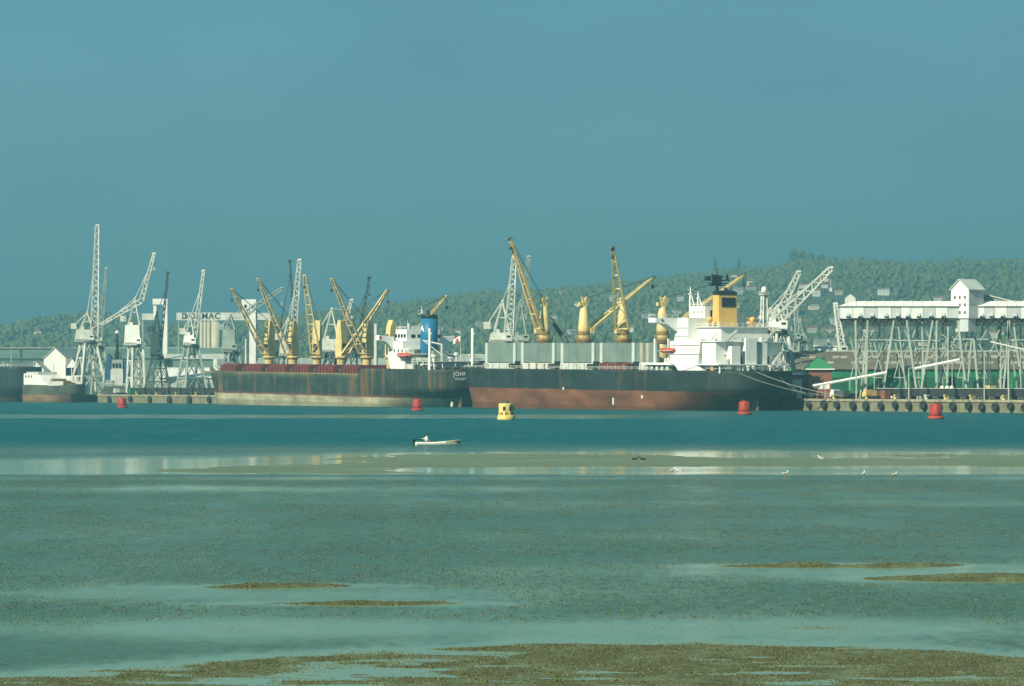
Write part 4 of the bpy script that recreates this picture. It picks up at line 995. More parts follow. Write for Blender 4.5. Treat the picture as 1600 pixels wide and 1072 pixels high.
portal_crane('tallest pale quay crane with near vertical jib beside the coaster', 138, -13, (152, 353), 13.5, 537, 515, 488, M['crane'], foot_y=(148, 531), cab_w=9, bays=22, jw=3.6, dirx=1, thick=1.15)
portal_crane('quay crane behind the tallest one, thin dark jib leaning right', 152, -40, (166, 420), 11, 545, 530, 500, M['crane_dull'], bays=16, jw=1.8, dirx=1, cab_w=6)
portal_crane('white quay crane right of the tug with upright kinked jib', 212, -13, (240.5, 397), 6.2, 543, 508, 466, M['crane'], foot_y=(221, 470), cab_w=7.5, bays=10, jw=2.0, dirx=1, second=(158, 507), cabmat=M['white'], thick=1.1, taper=0.8)
portal_crane('dark unlit quay crane in front of the white gantry tower', 246, -15, (262, 426), 9.5, 560, 522, 488, M['crane_dark'], bays=12, jw=1.1, cab_w=4.5, dirx=1, thick=0.75)  # dark green crane, its shade put into the paint colour
portal_crane('grey quay crane with white counterweight box before the sign', 299, -13, (318, 424), 11, 543, 524, 493, M['crane'], legmat=M['crane_dull'], bays=12, jw=1.9, cab_w=5.0, dirx=1, cabmat=M['white'])
portal_crane('grey quay crane at the left ship bow with white-headed jib', 362, -18, (440, 451), 10.5, 553, 515, 492, M['crane_dull'], bays=14, jw=2.2, cab_w=6, dirx=1, foot_y=(384, 490))
portal_crane('pale quay crane with steep lattice jib behind the ochre deck cranes', 452, -14, (468, 407), 10, 560, 535, 495, M['crane'], legmat=M['crane_dull'], bays=16, jw=3.0, cab_w=6, dirx=1, foot_y=(458, 525))
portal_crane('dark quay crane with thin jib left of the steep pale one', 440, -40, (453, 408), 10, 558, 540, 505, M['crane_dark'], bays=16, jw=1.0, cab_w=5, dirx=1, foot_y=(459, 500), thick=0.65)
portal_crane('squat quay crane with white A-frame behind the middle deck cranes', 520, -14, (549, 470), 10, 555, 530, 482, M['crane'], legmat=M['crane_dark'], bays=10, jw=1.8, cab_w=8, dirx=1)
portal_crane('dark quay crane with thin dark jib by the blue-funnelled ship bridge', 553, -18, (577, 434), 10, 552, 535, 500, M['crane_dark'], bays=12, jw=1.1, cab_w=5, dirx=1, thick=0.65)
portal_crane('pale lattice quay crane with upright jib behind the grey hatch panels', 787, -14, (804, 402), 11, 540, 520, 470, M['crane'], legmat=M['crane_dull'], bays=16, jw=3.4, cab_w=8, dirx=1, foot_y=(795, 525), thick=1.1)
portal_crane('second lattice quay crane with thin grey jib beside the upright one', 815, -42, (826, 402), 10, 540, 524, 470, M['crane_dull'], bays=16, jw=1.8, cab_w=7, dirx=1, foot_y=(818, 500))
portal_crane('white quay crane with long jib raised over the brown shed', 1216, -15, (1298, 420), 9.5, 522, 503, 478, M['crane'], bays=14, jw=3.0, cab_w=6.5, dirx=1, foot_y=(1207, 508), cabmat=M['white'], thick=1.1)
portal_crane('white quay crane with steeper jib behind the stern mast', 1205, -36, (1248, 426), 9, 525, 508, 482, M['crane'], bays=12, jw=2.6, cab_w=6, dirx=1, foot_y=(1212, 500))
portal_crane('faint far pylon-like crane with upright jib above the brown shed', 1250, -330, (1243, 470), 10, 535, 525, 505, M['crane_dull'], bays=12, jw=2.0, cab_w=5, dirx=-1, ctr=False)
portal_crane('thin leaning white lattice crane at the end of the loading gallery', 1321, -75, (1305.5, 476), 7, 560, 553, 543, M['offwhite'], bays=14, jw=2.0, cab_w=4, dirx=-1, ctr=False)

# ------------------------------------------------------------------ white gantry with the sign, silos
Yg = 1640.0
def at_px(px, Y): return xY(px, Y)
def gx(px): return at_px(px, Yg)
def gz(py): return zY(py, Yg)
def dl_(root, f): return f
gL = thing('dock_gantry', 'white dock gantry tower on the left with short side beam', 'gantry', (gx(255), Yg, ZQ), 0)
def rel(root, mb, name, mat):
    o = mb.build(name, mat, root); o.location = (-root.location.x, -root.location.y, -root.location.z); return o
rel(gL, MB().box((gx(255), Yg-2, ZQ), (gx(262), Yg+3, gz(476))), 'leg', M['white'])
rel(gL, MB().box((gx(240), Yg-1.6, gz(500)), (gx(244.5), Yg+2.6, gz(476))), 'leg', M['white'])
rel(gL, MB().box((gx(239), Yg-2.2, gz(476)+0.01), (gx(262.3), Yg+3.2, gz(467))), 'head_beam', M['white'])
rel(gL, MB().box((gx(222), Yg-1.2, gz(500)), (gx(239.8), Yg+2.2, gz(490))), 'side_beam', M['offwhite'])
rel(gL, MB().box((gx(222), Yg-1.1, ZQ), (gx(224.5), Yg+2.1, gz(500)-0.01)), 'leg', M['crane_dull'])
gR = thing('dock_gantry', 'white dock gantry tower on the right carrying the long lettered sign beam', 'gantry', (gx(394), Yg, ZQ), 0)
rel(gR, MB().box((gx(390), Yg-2, ZQ), (gx(400), Yg+3, gz(488)-0.01)), 'leg', M['white'])
tw_ = rel(gR, MB().box((gx(378), Yg-2.2, gz(488)), (gx(400.3), Yg+3.2, gz(468))), 'head', M['white'])
MB().box((gx(382), Yg-2.26, gz(482)), (gx(386), Yg-2.18, gz(476))).build('window', M['glass'], tw_)
sb = rel(gR, MB().box((gx(276), Yg-1.4, gz(500.5)), (gx(389.7), Yg+2.4, gz(488)-0.2)), 'sign_beam', M['offwhite'])
rel(gR, MB().box((gx(278), Yg-1.0, ZQ), (gx(280.5), Yg+2.0, gz(500.5)-0.01)), 'leg', M['crane_dull'])
rel(gR, MB().box((gx(400.5), Yg-1.2, gz(500)), (gx(423), Yg+2.2, gz(489))), 'side_beam', M['offwhite'])
lettering('DORMAC', 4.3, M['crane_dark'], sb, (gx(314.5), Yg-1.46, gz(494.4)), (R(90), 0, 0), spacing=1.12, bold=0.10)
MB().box((gx(289), Yg-1.47, gz(497.5)), (gx(291), Yg-1.39, gz(491))).build('logo_bar', M['crane_dark'], sb)
MB().box((gx(289), Yg-1.48, gz(497.5)), (gx(294), Yg-1.38, gz(496.3))).build('logo_bar', M['crane_dark'], sb)
MB().box((gx(362), Yg-1.47, gz(497.0)), (gx(376), Yg-1.39, gz(495.0))).build('logo_bar', M['steel'], sb)
Ys = 1760.0
for i, (a, b, py) in enumerate(((312, 317.5, 500), (317.8, 323.2, 500.5), (323.5, 329, 501), (330, 345, 500))):
    r = (xY(b, Ys)-xY(a, Ys))/2; x = xY((a+b)/2, Ys); zt = zY(py, Ys)-ZQ
    so = thing('silo', ('wide pale concrete silo behind the sign gantry' if i == 3 else f'slim concrete silo behind the sign gantry, {nth(i)} from the left'), 'silo', (x, Ys, ZQ), 0, 'concrete silos')
    MB().lathe((0, 0), [(r, 0), (r, zt-0.8)], 22).build('shell', M['concrete'], so, True)
    MB().lathe((0, 0), [(r*1.03, zt-0.79), (r*1.03, zt-0.3), (r*0.2, zt+0.6)], 22).build('roof', M['concrete'], so, True)

# ------------------------------------------------------------------ sheds
def gable_shed(label, px0, px1, Y, eave, apex, depth, wall, roof, rot=0.0, name='gabled_shed', cat='shed', group=None, door=True, base=ZQ):
    """gable end towards the water"""
    x0, x1 = xY(px0, Y), xY(px1, Y); w = x1-x0; cx = (x0+x1)/2
    r = thing(name, label, cat, (cx, Y, base), rot, group)
    ze, za = zY(eave, Y)-base, zY(apex, Y)-base
    MB().prism([(-w/2, 0), (w/2, 0), (w/2, ze), (0, za), (-w/2, ze)], 'y', 0, depth).build('wall', wall, r)
    for s_ in (-1, 1):
        MB().add([(s_*(w/2+0.4), -0.5, ze-0.25), (0, -0.5, za+0.15), (0, depth+0.5, za+0.15), (s_*(w/2+0.4), depth+0.5, ze-0.25),
                  (s_*(w/2+0.4), -0.5, ze+0.1), (0, -0.5, za+0.5), (0, depth+0.5, za+0.5), (s_*(w/2+0.4), depth+0.5, ze+0.1)],
                 [(0,1,2,3),(4,5,6,7),(0,1,5,4),(1,2,6,5),(2,3,7,6),(3,0,4,7)]).build('roof', roof, r)
    if door:
        MB().box((-w*0.14, -0.08, 0), (w*0.14, 0.02, min(ze*0.5, 6))).build('door', M['steel'], r)
    return r
gable_shed('tall white gabled shed behind the coaster', 68, 103, 1560, 560, 544, 45, M['white'], M['offwhite'], R(-8))
gable_shed('low white gabled shed left of the tall one', 44, 68.5, 1552, 578, 566, 36, M['white'], M['offwhite'], R(-8))
g3 = gable_shed('small open-fronted white gabled shed right of the tall one', 102.5, 121, 1556, 573, 560, 30, M['white'], M['offwhite'], R(-8), door=False)
Y3 = 1556
for k in (-1, 1):
    MB().box((k*1.55-1.35, -0.10, zY(587, Y3)-ZQ), (k*1.55+1.35, 0.03, zY(574.5, Y3)-ZQ)).build('opening', M['glass'], g3)
def long_shed(label, px0, px1, Y, eave, ridge, depth, wall, roof, name='long_shed', cat='shed', nsky=0, nroof=10, base=ZQ, rz=0.0, doors=0, doormat=None):
    """ridge parallel to the view plane; the roof slope towards the water laid in separate sheets"""
    x0, x1 = xY(px0, Y), xY(px1, Y); cx = (x0+x1)/2; w = x1-x0
    r = thing(name, label, cat, (cx, Y, base), rz)
    ze, za = zY(eave, Y)-base, zY(ridge, Y+depth/2)-base
    MB().prism([(0, 0), (depth, 0), (depth, ze), (depth/2, za), (0, ze)], 'x', -w/2, w/2).build('wall', wall, r)
    sl = (za-ze)/(depth/2)
    for i in range(nroof):
        a, b = -w/2-0.5+(w+1)*i/nroof, -w/2-0.5+(w+1)*(i+1)/nroof-0.06; dz = 0.06*(i % 2)
        sh = MB().add([(a, -0.8, ze-0.8*sl+0.08+dz), (b, -0.8, ze-0.8*sl+0.08+dz), (b, depth/2, za+0.08+dz), (a, depth/2, za+0.08+dz),
                       (a, -0.8, ze-0.8*sl+0.3+dz), (b, -0.8, ze-0.8*sl+0.3+dz), (b, depth/2, za+0.3+dz), (a, depth/2, za+0.3+dz)],
                      [(0,1,2,3),(4,5,6,7),(0,1,5,4),(1,2,6,5),(2,3,7,6),(3,0,4,7)]).build('roof_sheet', roof, r)
        if nsky:
            for k in range(nsky):
                u = (k+0.5)/nsky; xa = a+(b-a)*u; y_ = depth*(0.13 if (i+k) % 2 else 0.30); zz = ze+y_*sl+0.32+dz
                MB().add([(xa-1.4, y_, zz), (xa+0.8, y_, zz), (xa+1.4, y_+2.8, zz+2.8*sl), (xa-0.8, y_+2.8, zz+2.8*sl),
                          (xa-1.4, y_, zz+0.12), (xa+0.8, y_, zz+0.12), (xa+1.4, y_+2.8, zz+0.12+2.8*sl), (xa-0.8, y_+2.8, zz+0.12+2.8*sl)],
                         [(0,1,2,3),(4,5,6,7),(0,1,5,4),(1,2,6,5),(2,3,7,6),(3,0,4,7)]).build('skylight', M['skylight'], sh)
    MB().add([(-w/2-0.5, depth/2, za+0.05), (w/2+0.5, depth/2, za+0.05), (w/2+0.5, depth+0.8, ze-0.8*sl+0.05), (-w/2-0.5, depth+0.8, ze-0.8*sl+0.05),
              (-w/2-0.5, depth/2, za+0.3), (w/2+0.5, depth/2, za+0.3), (w/2+0.5, depth+0.8, ze-0.8*sl+0.3), (-w/2-0.5, depth+0.8, ze-0.8*sl+0.3)],
             [(0,1,2,3),(4,5,6,7),(0,1,5,4),(1,2,6,5),(2,3,7,6),(3,0,4,7)]).build('rear_roof', roof, r)
    MB().box((-w/2-0.5, depth/2-0.4, za+0.32), (w/2+0.5, depth/2+0.4, za+0.7)).build('ridge_cap', M['steel'], r)
    for k in range(doors):
        u = -w/2 + w*(k+0.5)/doors; MB().box((u-2.6, -0.1, 0.0), (u+2.6, 0.02, ze*0.72)).build('door', doormat or M['steel'], r)
    return r
long_shed('long grey-green roofed shed far behind the left cranes', -140, 352, 1700, 560, 545, 60, M['tealroof'], M['tealroof'], nroof=18, doors=12)
long_shed('pale-roofed low shed just behind the left quay wagons', 249, 352, 1480, 590, 576, 26, M['offwhite'], M['cladding'], nroof=8, doors=6)
long_shed('narrow pale strip roof between the sign gantry and the quay shed', 258, 352, 1590, 561, 555, 20, M['tealroof'], M['offwhite'], nroof=6)
long_shed('low dark warehouse behind the ochre deck cranes', 400, 660, 1500, 572, 562, 40, M['tealroof'], M['steel'], nroof=10, doors=6)
long_shed('low grey warehouse behind the upright hatch panels', 660, 1010, 1330, 566, 556, 40, M['tealroof'], M['steel'], nroof=12, doors=8)
Yb = 1045
long_shed('very long brown-roofed shed with green wall behind the loading gallery', 1222, 1720, Yb, 577, 551, 46, M['greenwall'], M['shedroof'], nsky=2, nroof=20, doors=14, doormat=paint('dark_green_door', (0.015, 0.11, 0.06), 0.7, 0.3))
lr = thing('roof_monitor', 'long white ridge vent lying on the brown shed roof', 'vent', (xY(1288, Yb+30), Yb+26, zY(551, Yb+23)), 0)
w_ = xY(1305, Yb+26)-xY(1270, Yb+26)
MB().box((-w_/2, -1.5, 0.75), (w_/2, 1.5, 1.9)).build('body', M['white'], lr)
MB().prism([(-1.9, 1.91), (1.9, 1.91), (0, 2.5)], 'x', -w_/2-0.3, w_/2+0.3).build('cap', M['white'], lr)
# brick office with green hipped roof
Yo = 990.0
def hip_house(label, px0, px1, Y, eave, apex, depth, wall, roof, name, cat, base=ZQ, win=(), fascia=True):
    x0, x1 = xY(px0, Y), xY(px1, Y); w = x1-x0; r = thing(name, label, cat, ((x0+x1)/2, Y, base), 0)
    ze, za = zY(eave, Y)-base, zY(apex, Y)-base
    wl_ = MB().box((-w/2, 0, 0), (w/2, depth, ze)).build('wall', wall, r)
    o = 0.9; k = min(w, depth)*0.38
    MB().add([(-w/2-o, -o, ze), (w/2+o, -o, ze), (w/2+o, depth+o, ze), (-w/2-o, depth+o, ze), (-w/2+k+1, depth/2, za), (w/2-k-1, depth/2, za)],
             [(0,1,5,4),(1,2,5),(2,3,4,5),(3,0,4),(3,2,1,0)]).build('roof', roof, r)
    if fascia: MB().box((-w/2-o-0.05, -o-0.05, ze-0.35), (w/2+o+0.05, depth+o+0.05, ze-0.01)).build('fascia', M['white'], r)
    for (u, v, ww, hh) in win:
        fr_ = MB().box((u*w-ww/2-0.15, -0.08, v-0.15), (u*w+ww/2+0.15, 0.01, v+hh+0.15)).build('window', M['white'], wl_)
        MB().box((u*w-ww/2, -0.12, v), (u*w+ww/2, -0.05, v+hh)).build('pane', M['steel_dark'], fr_) if False else None
    return r
hh = hip_house('red brick office with bright green hipped roof beside the quay', 1263, 1299, Yo, 576, 557, 9, M['brick'], M['greenroof'], 'brick_office', 'building', win=((-0.05, 3.2, 2.4, 1.6), (0.3, 3.2, 1.4, 1.6)))
hip_house('low brick annexe with white fascia left of the green-roofed office', 1240, 1261.5, Yo+3, 584, 580, 8, M['brick'], M['offwhite'], 'brick_annexe', 'building')
hip_house('green-roofed hut half hidden behind the white quay crane', 1207, 1237, Yo+34, 583, 563, 9, M['greenwall'], M['greenroof'], 'dock_hut', 'hut')
kb = thing('kiosk', 'pale grey kiosk at the foot of the mooring lines', 'hut', (xY(1246, 990), 990, ZQ), 0)
MB().box((-1.4, 0, 0), (1.4, 2.4, zY(594, 990)-ZQ)).build('wall', M['palegrey'], kb); MB().box((-1.7, -0.3, zY(594, 990)-ZQ+0.01), (1.7, 2.7, zY(594, 990)-ZQ+0.3)).build('roof', M['steel'], kb)
MB().box((-0.7, -0.06, 2.2), (0.7, 0.02, 3.6)).build('window', M['glass'], kb)

# ------------------------------------------------------------------ loading gallery on trestles
YG = 985.0
def GX_(px): return xY(px, YG)
def GZ_(py): return zY(py, YG)
gx0, gx1 = GX_(1313), GX_(1690)
gal = thing('loading_gallery', 'white clad conveyor gallery carried high on steel trestles along the right quay', 'gallery', (gx0, YG, ZQ), 0)
def grel(mb, name, mat, parent=None, loc=True):
    o = mb.build(name, mat, parent or gal)
    if parent is None: o.location = (-gx0, -YG, -ZQ)
    return o
zb, ze, zr = GZ_(497), GZ_(478.5), GZ_(470)
DG = 7.5
grel(MB().box((gx0, YG+0.12, zb), (gx1, YG+DG, ze)), 'core', M['cladding2'])
x = gx0; i = 0
while x < gx1-1:
    wpn = random.choice((3.0, 3.5, 3.8, 4.2)); x2 = min(x+wpn, gx1)
    if not (GX_(1488) < (x+x2)/2 < GX_(1512)):
        pn = grel(MB().box((x+0.07, YG-0.02-0.05*(i % 2), zb-0.15*(i % 3 == 0)), (x2-0.07, YG+0.115, ze)), 'wall_panel', M['cladding'] if i % 5 in (0, 1, 3) else M['cladding2'])
        hd_ = MB().prism([(YG-0.10, zb+1.6), (YG-0.95, zb+0.75), (YG-0.95, zb+0.55), (YG-0.10, zb+0.45)], 'x', (x+x2)/2-0.1, (x+x2)/2+0.9)
        hd_.build('hood', M['cladding2'], pn)
        MB().box(((x+x2)/2-0.05, YG-0.12, zb+0.05), ((x+x2)/2+0.75, YG-0.06, zb+1.3)).build('opening', M['glass'], pn)  # dark box also stands in for the hood's shadow
    x = x2; i += 1
rf = MB().add([(gx0-0.5, YG-0.6, ze), (gx1, YG-0.6, ze), (gx1, YG+DG/2, zr), (gx0+4.0, YG+DG/2, zr), (gx1, YG+DG+0.6, ze), (gx0-0.5, YG+DG+0.6, ze)],
              [(0,1,2,3),(3,2,4,5),(0,3,5),(0,5,4,1)])
grel(rf, 'roof', M['cladding'])
for k in range(26):
    xx = gx0 + 2 + (gx1-gx0-2)*k/25
    if abs(xx-GX_(1513)) < 6: continue
    grel(MB().add([(xx, YG-0.62, ze+0.02), (xx+0.18, YG-0.62, ze+0.02), (xx+0.18, YG+DG/2-0.1, zr+0.10), (xx, YG+DG/2-0.1, zr+0.10), (xx, YG-0.62, ze+0.14), (xx+0.18, YG-0.62, ze+0.14), (xx+0.18, YG+DG/2-0.1, zr+0.22), (xx, YG+DG/2-0.1, zr+0.22)],
         [(0,1,2,3),(4,5,6,7),(0,1,5,4),(1,2,6,5),(2,3,7,6),(3,0,4,7)]), 'roof_seam', M['cladding'])
cup = MB().prism([(-1.5, 0), (1.5, 0), (1.5, 1.4), (0, 2.6), (-1.5, 1.4)], 'y', 0, 3).build('cupola', M['offwhite'], gal); cup.location = (GX_(1331)-gx0, 3.0, zr-ZQ-0.5)
# tower over the gallery
tr = MB(); A = R(40)
twr = thing('transfer_tower', 'white gabled transfer house rising above the loading gallery', 'tower', (GX_(1513), YG+2.0, zb), A)
hw_, hd2 = 3.4, 3.6
zeT, zaT = GZ_(452)-zb, GZ_(437.5)-zb
# local -y (after the turn) faces right, local -x faces left
wl_ = MB().prism([(-hd2, -0.1), (hd2, -0.1), (hd2, zeT), (0, zaT), (-hd2, zeT)], 'x', -hw_, hw_).build('wall', M['cladding'], twr)
MB().box((-hw_+0.2, -hd2-0.08, ze-zb+0.5), (hw_-0.2, -hd2+0.02, zeT-0.6)).build('shaded_side_cladding', M['cladding2'], twr)  # greyer sheet puts the right side's shade into its colour
for s_ in (-1, 1):
    MB().add([(-hw_-0.5, s_*(hd2+0.5), zeT-0.35), (hw_+0.5, s_*(hd2+0.5), zeT-0.35), (hw_+0.5, 0, zaT+0.08), (-hw_-0.5, 0, zaT+0.08),
              (-hw_-0.5, s_*(hd2+0.5), zeT-0.1), (hw_+0.5, s_*(hd2+0.5), zeT-0.1), (hw_+0.5, 0, zaT+0.35), (-hw_-0.5, 0, zaT+0.35)],
             [(0,1,2,3),(4,5,6,7),(0,1,5,4),(1,2,6,5),(2,3,7,6),(3,0,4,7)]).build('roof', M['palegrey'], twr)
for row in range(4):
    for c_ in (-2.1, 0.0, 2.0):
        z_ = 1.2 + row*2.35
        if z_ + 1 > zeT: continue
        MB().box((-hw_-0.07, c_-0.35, z_), (-hw_+0.02, c_+0.35, z_+0.95)).build('window', M['steel_dark'], twr)
MB().box((-hw_+0.5, -hd2+0.6, -4.2), (-hw_+4.0, hd2-1.2, -0.11)).build('chute_house', M['cladding2'], twr)
# inclined gallery behind the tower
inc = thing('inclined_gallery', 'grey inclined conveyor gallery sloping down right behind the transfer house', 'gallery', (GX_(1538), YG+8, zb), 0)
xa, za = GX_(1530)-GX_(1538), GZ_(456)-zb; xb, zb_ = GX_(1690)-GX_(1538), GZ_(496)-zb
MB().prism([(xa, za-4.0), (xb, zb_-4.0), (xb, zb_), (xa, za)], 'y', 0, 4.5).build('wall', M['crane_dull'], inc)
MB().prism([(xa-0.3, za+0.01), (xb, zb_+0.01), (xb, zb_+0.4), (xa-0.3, za+0.4)], 'y', -0.5, 5).build('roof', M['palegrey'], inc)
for k in range(3):
    u = 0.25+0.3*k; xx = xa+(xb-xa)*u; zz = za+(zb_-za)*u-4.0
    MB().tube((xx, 1, zz+0.02), (xx, 1, -(zb-ZQ)), 0.3).tube((xx, 3.5, zz+0.02), (xx, 3.5, -(zb-ZQ)), 0.3).build('leg', M['steel'], inc)
# trestles
legs = [(1337, 1339, 622), (1353, 1340, 622), (1356, 1352, 622), (1379, 1375, 620), (1397, 1378, 600), (1399, 1414, 600), (1417, 1434, 592), (1437, 1440, 618), (1458, 1437, 580), (1459, 1470, 590),
        (1464, 1463, 622), (1478, 1477, 606), (1497, 1512, 598), (1517, 1507, 600), (1519, 1530, 600), (1540, 1541, 618), (1578, 1567, 600), (1580, 1596, 600), (1576, 1576, 622), (1600, 1602, 620), (1640, 1622, 620), (1642, 1660, 620)]
zt_ = GZ_(508)
for k, (a, b_, bot) in enumerate(legs):
    back = k % 2
    y_ = YG + (0.8 if not back else DG-0.8)
    mbb = MB().tube((GX_(a), y_, zt_+1.5), (GX_(b_), y_, ZQ), 0.27 if not back else 0.22)
    mbb.box((GX_(b_)-0.5, y_-0.5, ZQ), (GX_(b_)+0.5, y_+0.5, ZQ+0.5))
    grel(mbb, 'leg', M['steel'] if not back or k in (2, 6) else M['crane_dull'])
    y2 = YG + (DG-1.2 if not back else 1.2)
    grel(MB().tube((GX_(a)+0.8, y2, zt_+1.5), (GX_(b_)+0.8, y2, ZQ), 0.2), 'leg', M['steel'] if k % 3 else M['steel_dark'])
tb = MB()
for y_ in (YG+0.8, YG+DG-0.8):
    tb.box((gx0+0.6, y_-0.3, zb-0.75), (gx1, y_+0.3, zb-0.02))
    n = 40
    for k in range(n):
        xa = gx0+1+(gx1-gx0-2)*k/n; xb = gx0+1+(gx1-gx0-2)*(k+1)/n
        tb.tube((xa, y_, zb-0.7), ((xa+xb)/2, y_, zt_), 0.16); tb.tube(((xa+xb)/2, y_, zt_), (xb, y_, zb-0.7), 0.16)
    tb.tube((gx0+1.5, y_, zt_), (gx1, y_, zt_), 0.14)
grel(tb, 'floor_truss', M['steel_dark'])
for k in range(17):
    xx = gx0+3+(gx1-gx0-6)*k/16
    grel(MB().frustum((xx, YG+DG/2), zb-2.4, zb-0.8, 0.5, 0.7, 1.2, 2.4), 'hopper', M['steel_dark'] if k % 3 else M['steel'])
hb_ = MB()
for (pa, pb, py) in ((1337, 1400, 531), (1397, 1470, 532), (1490, 1545, 530), (1576, 1650, 531), (1337, 1360, 565), (1430, 1480, 545)):
    for y_ in (YG+1.0, YG+DG-1.0): hb_.tube((GX_(pa), y_, GZ_(py)), (GX_(pb), y_, GZ_(py)), 0.16)
for (pa, pya, pb, pyb) in ((1470, 520, 1500, 545), (1500, 520, 1475, 560), (1515, 512, 1545, 560), (1545, 512, 1512, 570), (1337, 512, 1352, 560), (1353, 512, 1338, 570), (1576, 515, 1600, 560), (1400, 520, 1380, 560)):
    hb_.tube((GX_(pa), YG+2, GZ_(pya)), (GX_(pb), YG+2, GZ_(pyb)), 0.14)
grel(hb_, 'bracing', M['steel'])
xb_ = MB()
for k in range(22):                                    # light cross bracing in the trestle bays
    pa = 1332 + k*16.5; pb = pa + 16.5; r0, r1 = (515, 556) if k % 2 else (530, 590)
    y_ = YG + (1.6 if k % 3 else DG-1.6)
    xb_.tube((GX_(pa), y_, GZ_(r0)), (GX_(pb), y_, GZ_(r1)), 0.13); xb_.tube((GX_(pb), y_, GZ_(r0)), (GX_(pa), y_, GZ_(r1)), 0.13); xb_.tube((GX_(pa), y_, GZ_(r1)), (GX_(pb), y_, GZ_(r1)), 0.12)
    if k % 2: xb_.tube((GX_(pa+3), y_+1, GZ_(r1)), (GX_(pa+3), y_+1, ZQ), 0.13)
grel(xb_, 'bracing', M['steel'])

# lean conveyor tubes and yard things on the right
def conveyor(label, pa, pb, Y, r=0.45, posts=3):
    a = Vector((xY(pa[0], Y), Y, zY(pa[1], Y))); b_ = Vector((xY(pb[0], Y), Y-2, zY(pb[1], Y)))
    o = thing('conveyor', label, 'conveyor', (a.x, a.y, ZQ), 0, 'sloping conveyors under the gallery')
    off = Vector((a.x, a.y, ZQ)); d = MB().tube(a-off, b_-off, r, r, 6); d.build('casing', M['white'], o)
    for k in range(posts):
        p = a.lerp(b_, (k+0.5)/posts)-off; MB().tube((p.x, p.y, p.z-0.3), (p.x, p.y, 0), 0.12).build('post', M['steel'], o)
conveyor('sloping white conveyor tube before the green shed wall, left of the trestles', (1270, 603), (1384, 582), 984)
conveyor('sloping white conveyor tube in the middle of the trestles', (1429, 576), (1498, 562), 980)
conveyor('thin bright conveyor tube at the far right below the gallery', (1548, 534), (1640, 556), 978, 0.22, 3)
def lamp(label, px, Y, py_top):
    o = thing('lamp_post', label, 'lamp', (xY(px, Y), Y, ZQ), 0, 'lamp posts on the right quay')
    h = zY(py_top, Y)-ZQ
    MB().tube((0, 0, 0), (0, 0, h), 0.22, 0.14, 8).build('pole', M['steel'], o); MB().tube((0, 0, h-0.1), (1.4, 0, h+0.2), 0.1).build('arm', M['steel'], o)
    MB().box((1.1, -0.2, h+0.1), (2.0, 0.2, h+0.35)).build('lamp_head', M['palegrey'], o)
lamp('tall lamp post on the right quay, left of the pair', 1538, 912, 549)
lamp('tall lamp post on the right quay, nearest the frame edge', 1576, 900, 548)
lamp('shorter lamp post beside the brick office', 1338, 965, 560)
lamp('slim lamp post under the gallery middle', 1420, 940, 575)

# ------------------------------------------------------------------ rail wagons, bollards, fenders, yard clutter
def wagon(label, px, s, L=12.0, h=2.2, group='dark rail wagons', top=True):
    t = t_at(px, s); o = thing('rail_wagon', label, 'wagon', wpos(t, s, ZQ), QROT, group)
    MB().frustum((0, 0), 1.0, 1.0+h, L/2-0.4, 1.25, L/2, 1.5).build('body', M['wagon'], o)
    if top: MB().box((-L/2, -1.6, 1.0+h+0.001), (L/2, 1.6, 1.0+h+0.14)).build('top_rim', M['palegrey'], o)
    for u in (-0.32, 0.32):
        b_ = MB().box((L*u-1.3, -1.1, 0.45), (L*u+1.3, 1.1, 0.99))
        for k in (-0.85, 0.85): b_.tube((L*u+k, -1.0, 0.45), (L*u+k, 1.0, 0.45), 0.45, 0.45, 10)
        b_.build('bogie', M['steel_dark'], o)
t = t_at(1394, -9); k = 0; pxs = []
while True:
    p = wpos(t-k*13.0, -9); px = CX+FPX*p.x/p.y
    if px > 1660: break
    pxs.append(px); k += 1
for i, px in enumerate(pxs): wagon(f'dark rail wagon on the right quay under the gallery, {nth(i)} from the left', px, -9, group='rail wagons on the right quay')
for i, px in enumerate(np.linspace(222, 334, 7)): wagon(f'dark low rail wagon on the left quay, {nth(i)} from the left', float(px), -7, 11.0, 2.2, 'rail wagons on the left quay', False)
def bollard(label, px, mat, group):
    t = t_at(px, -0.6); o = thing('bollard', label, 'bollard', wpos(t, -0.6, ZQ+0.12), QROT, group)
    MB().lathe((0, 0), [(0.55, 0), (0.5, 0.15), (0.34, 0.3), (0.34, 0.75)], 12).build('stem', mat, o, True)
    MB().frustum((-0.1, 0.0), 0.76, 1.35, 0.40, 0.55, 0.62, 0.75, -0.45, 0).build('horn', mat, o)
for i, px in enumerate((1303, 1354, 1399, 1447, 1477, 1517, 1568)):
    bollard('white bollard on the right quay above the last red buoy' if px == 1447 else f'yellow bollard on the right quay, {nth(i if i < 3 else i-1)} yellow one from the left', px, M['white'] if px == 1447 else M['yellow'], 'bollards on the right quay')
for i, px in enumerate((97, 124, 155, 214, 245, 275, 306, 338)):
    bollard(f'small yellow bollard on the left quay, {nth(i)} from the left', px, M['yellow'], 'bollards on the left quay')
fender0 = None
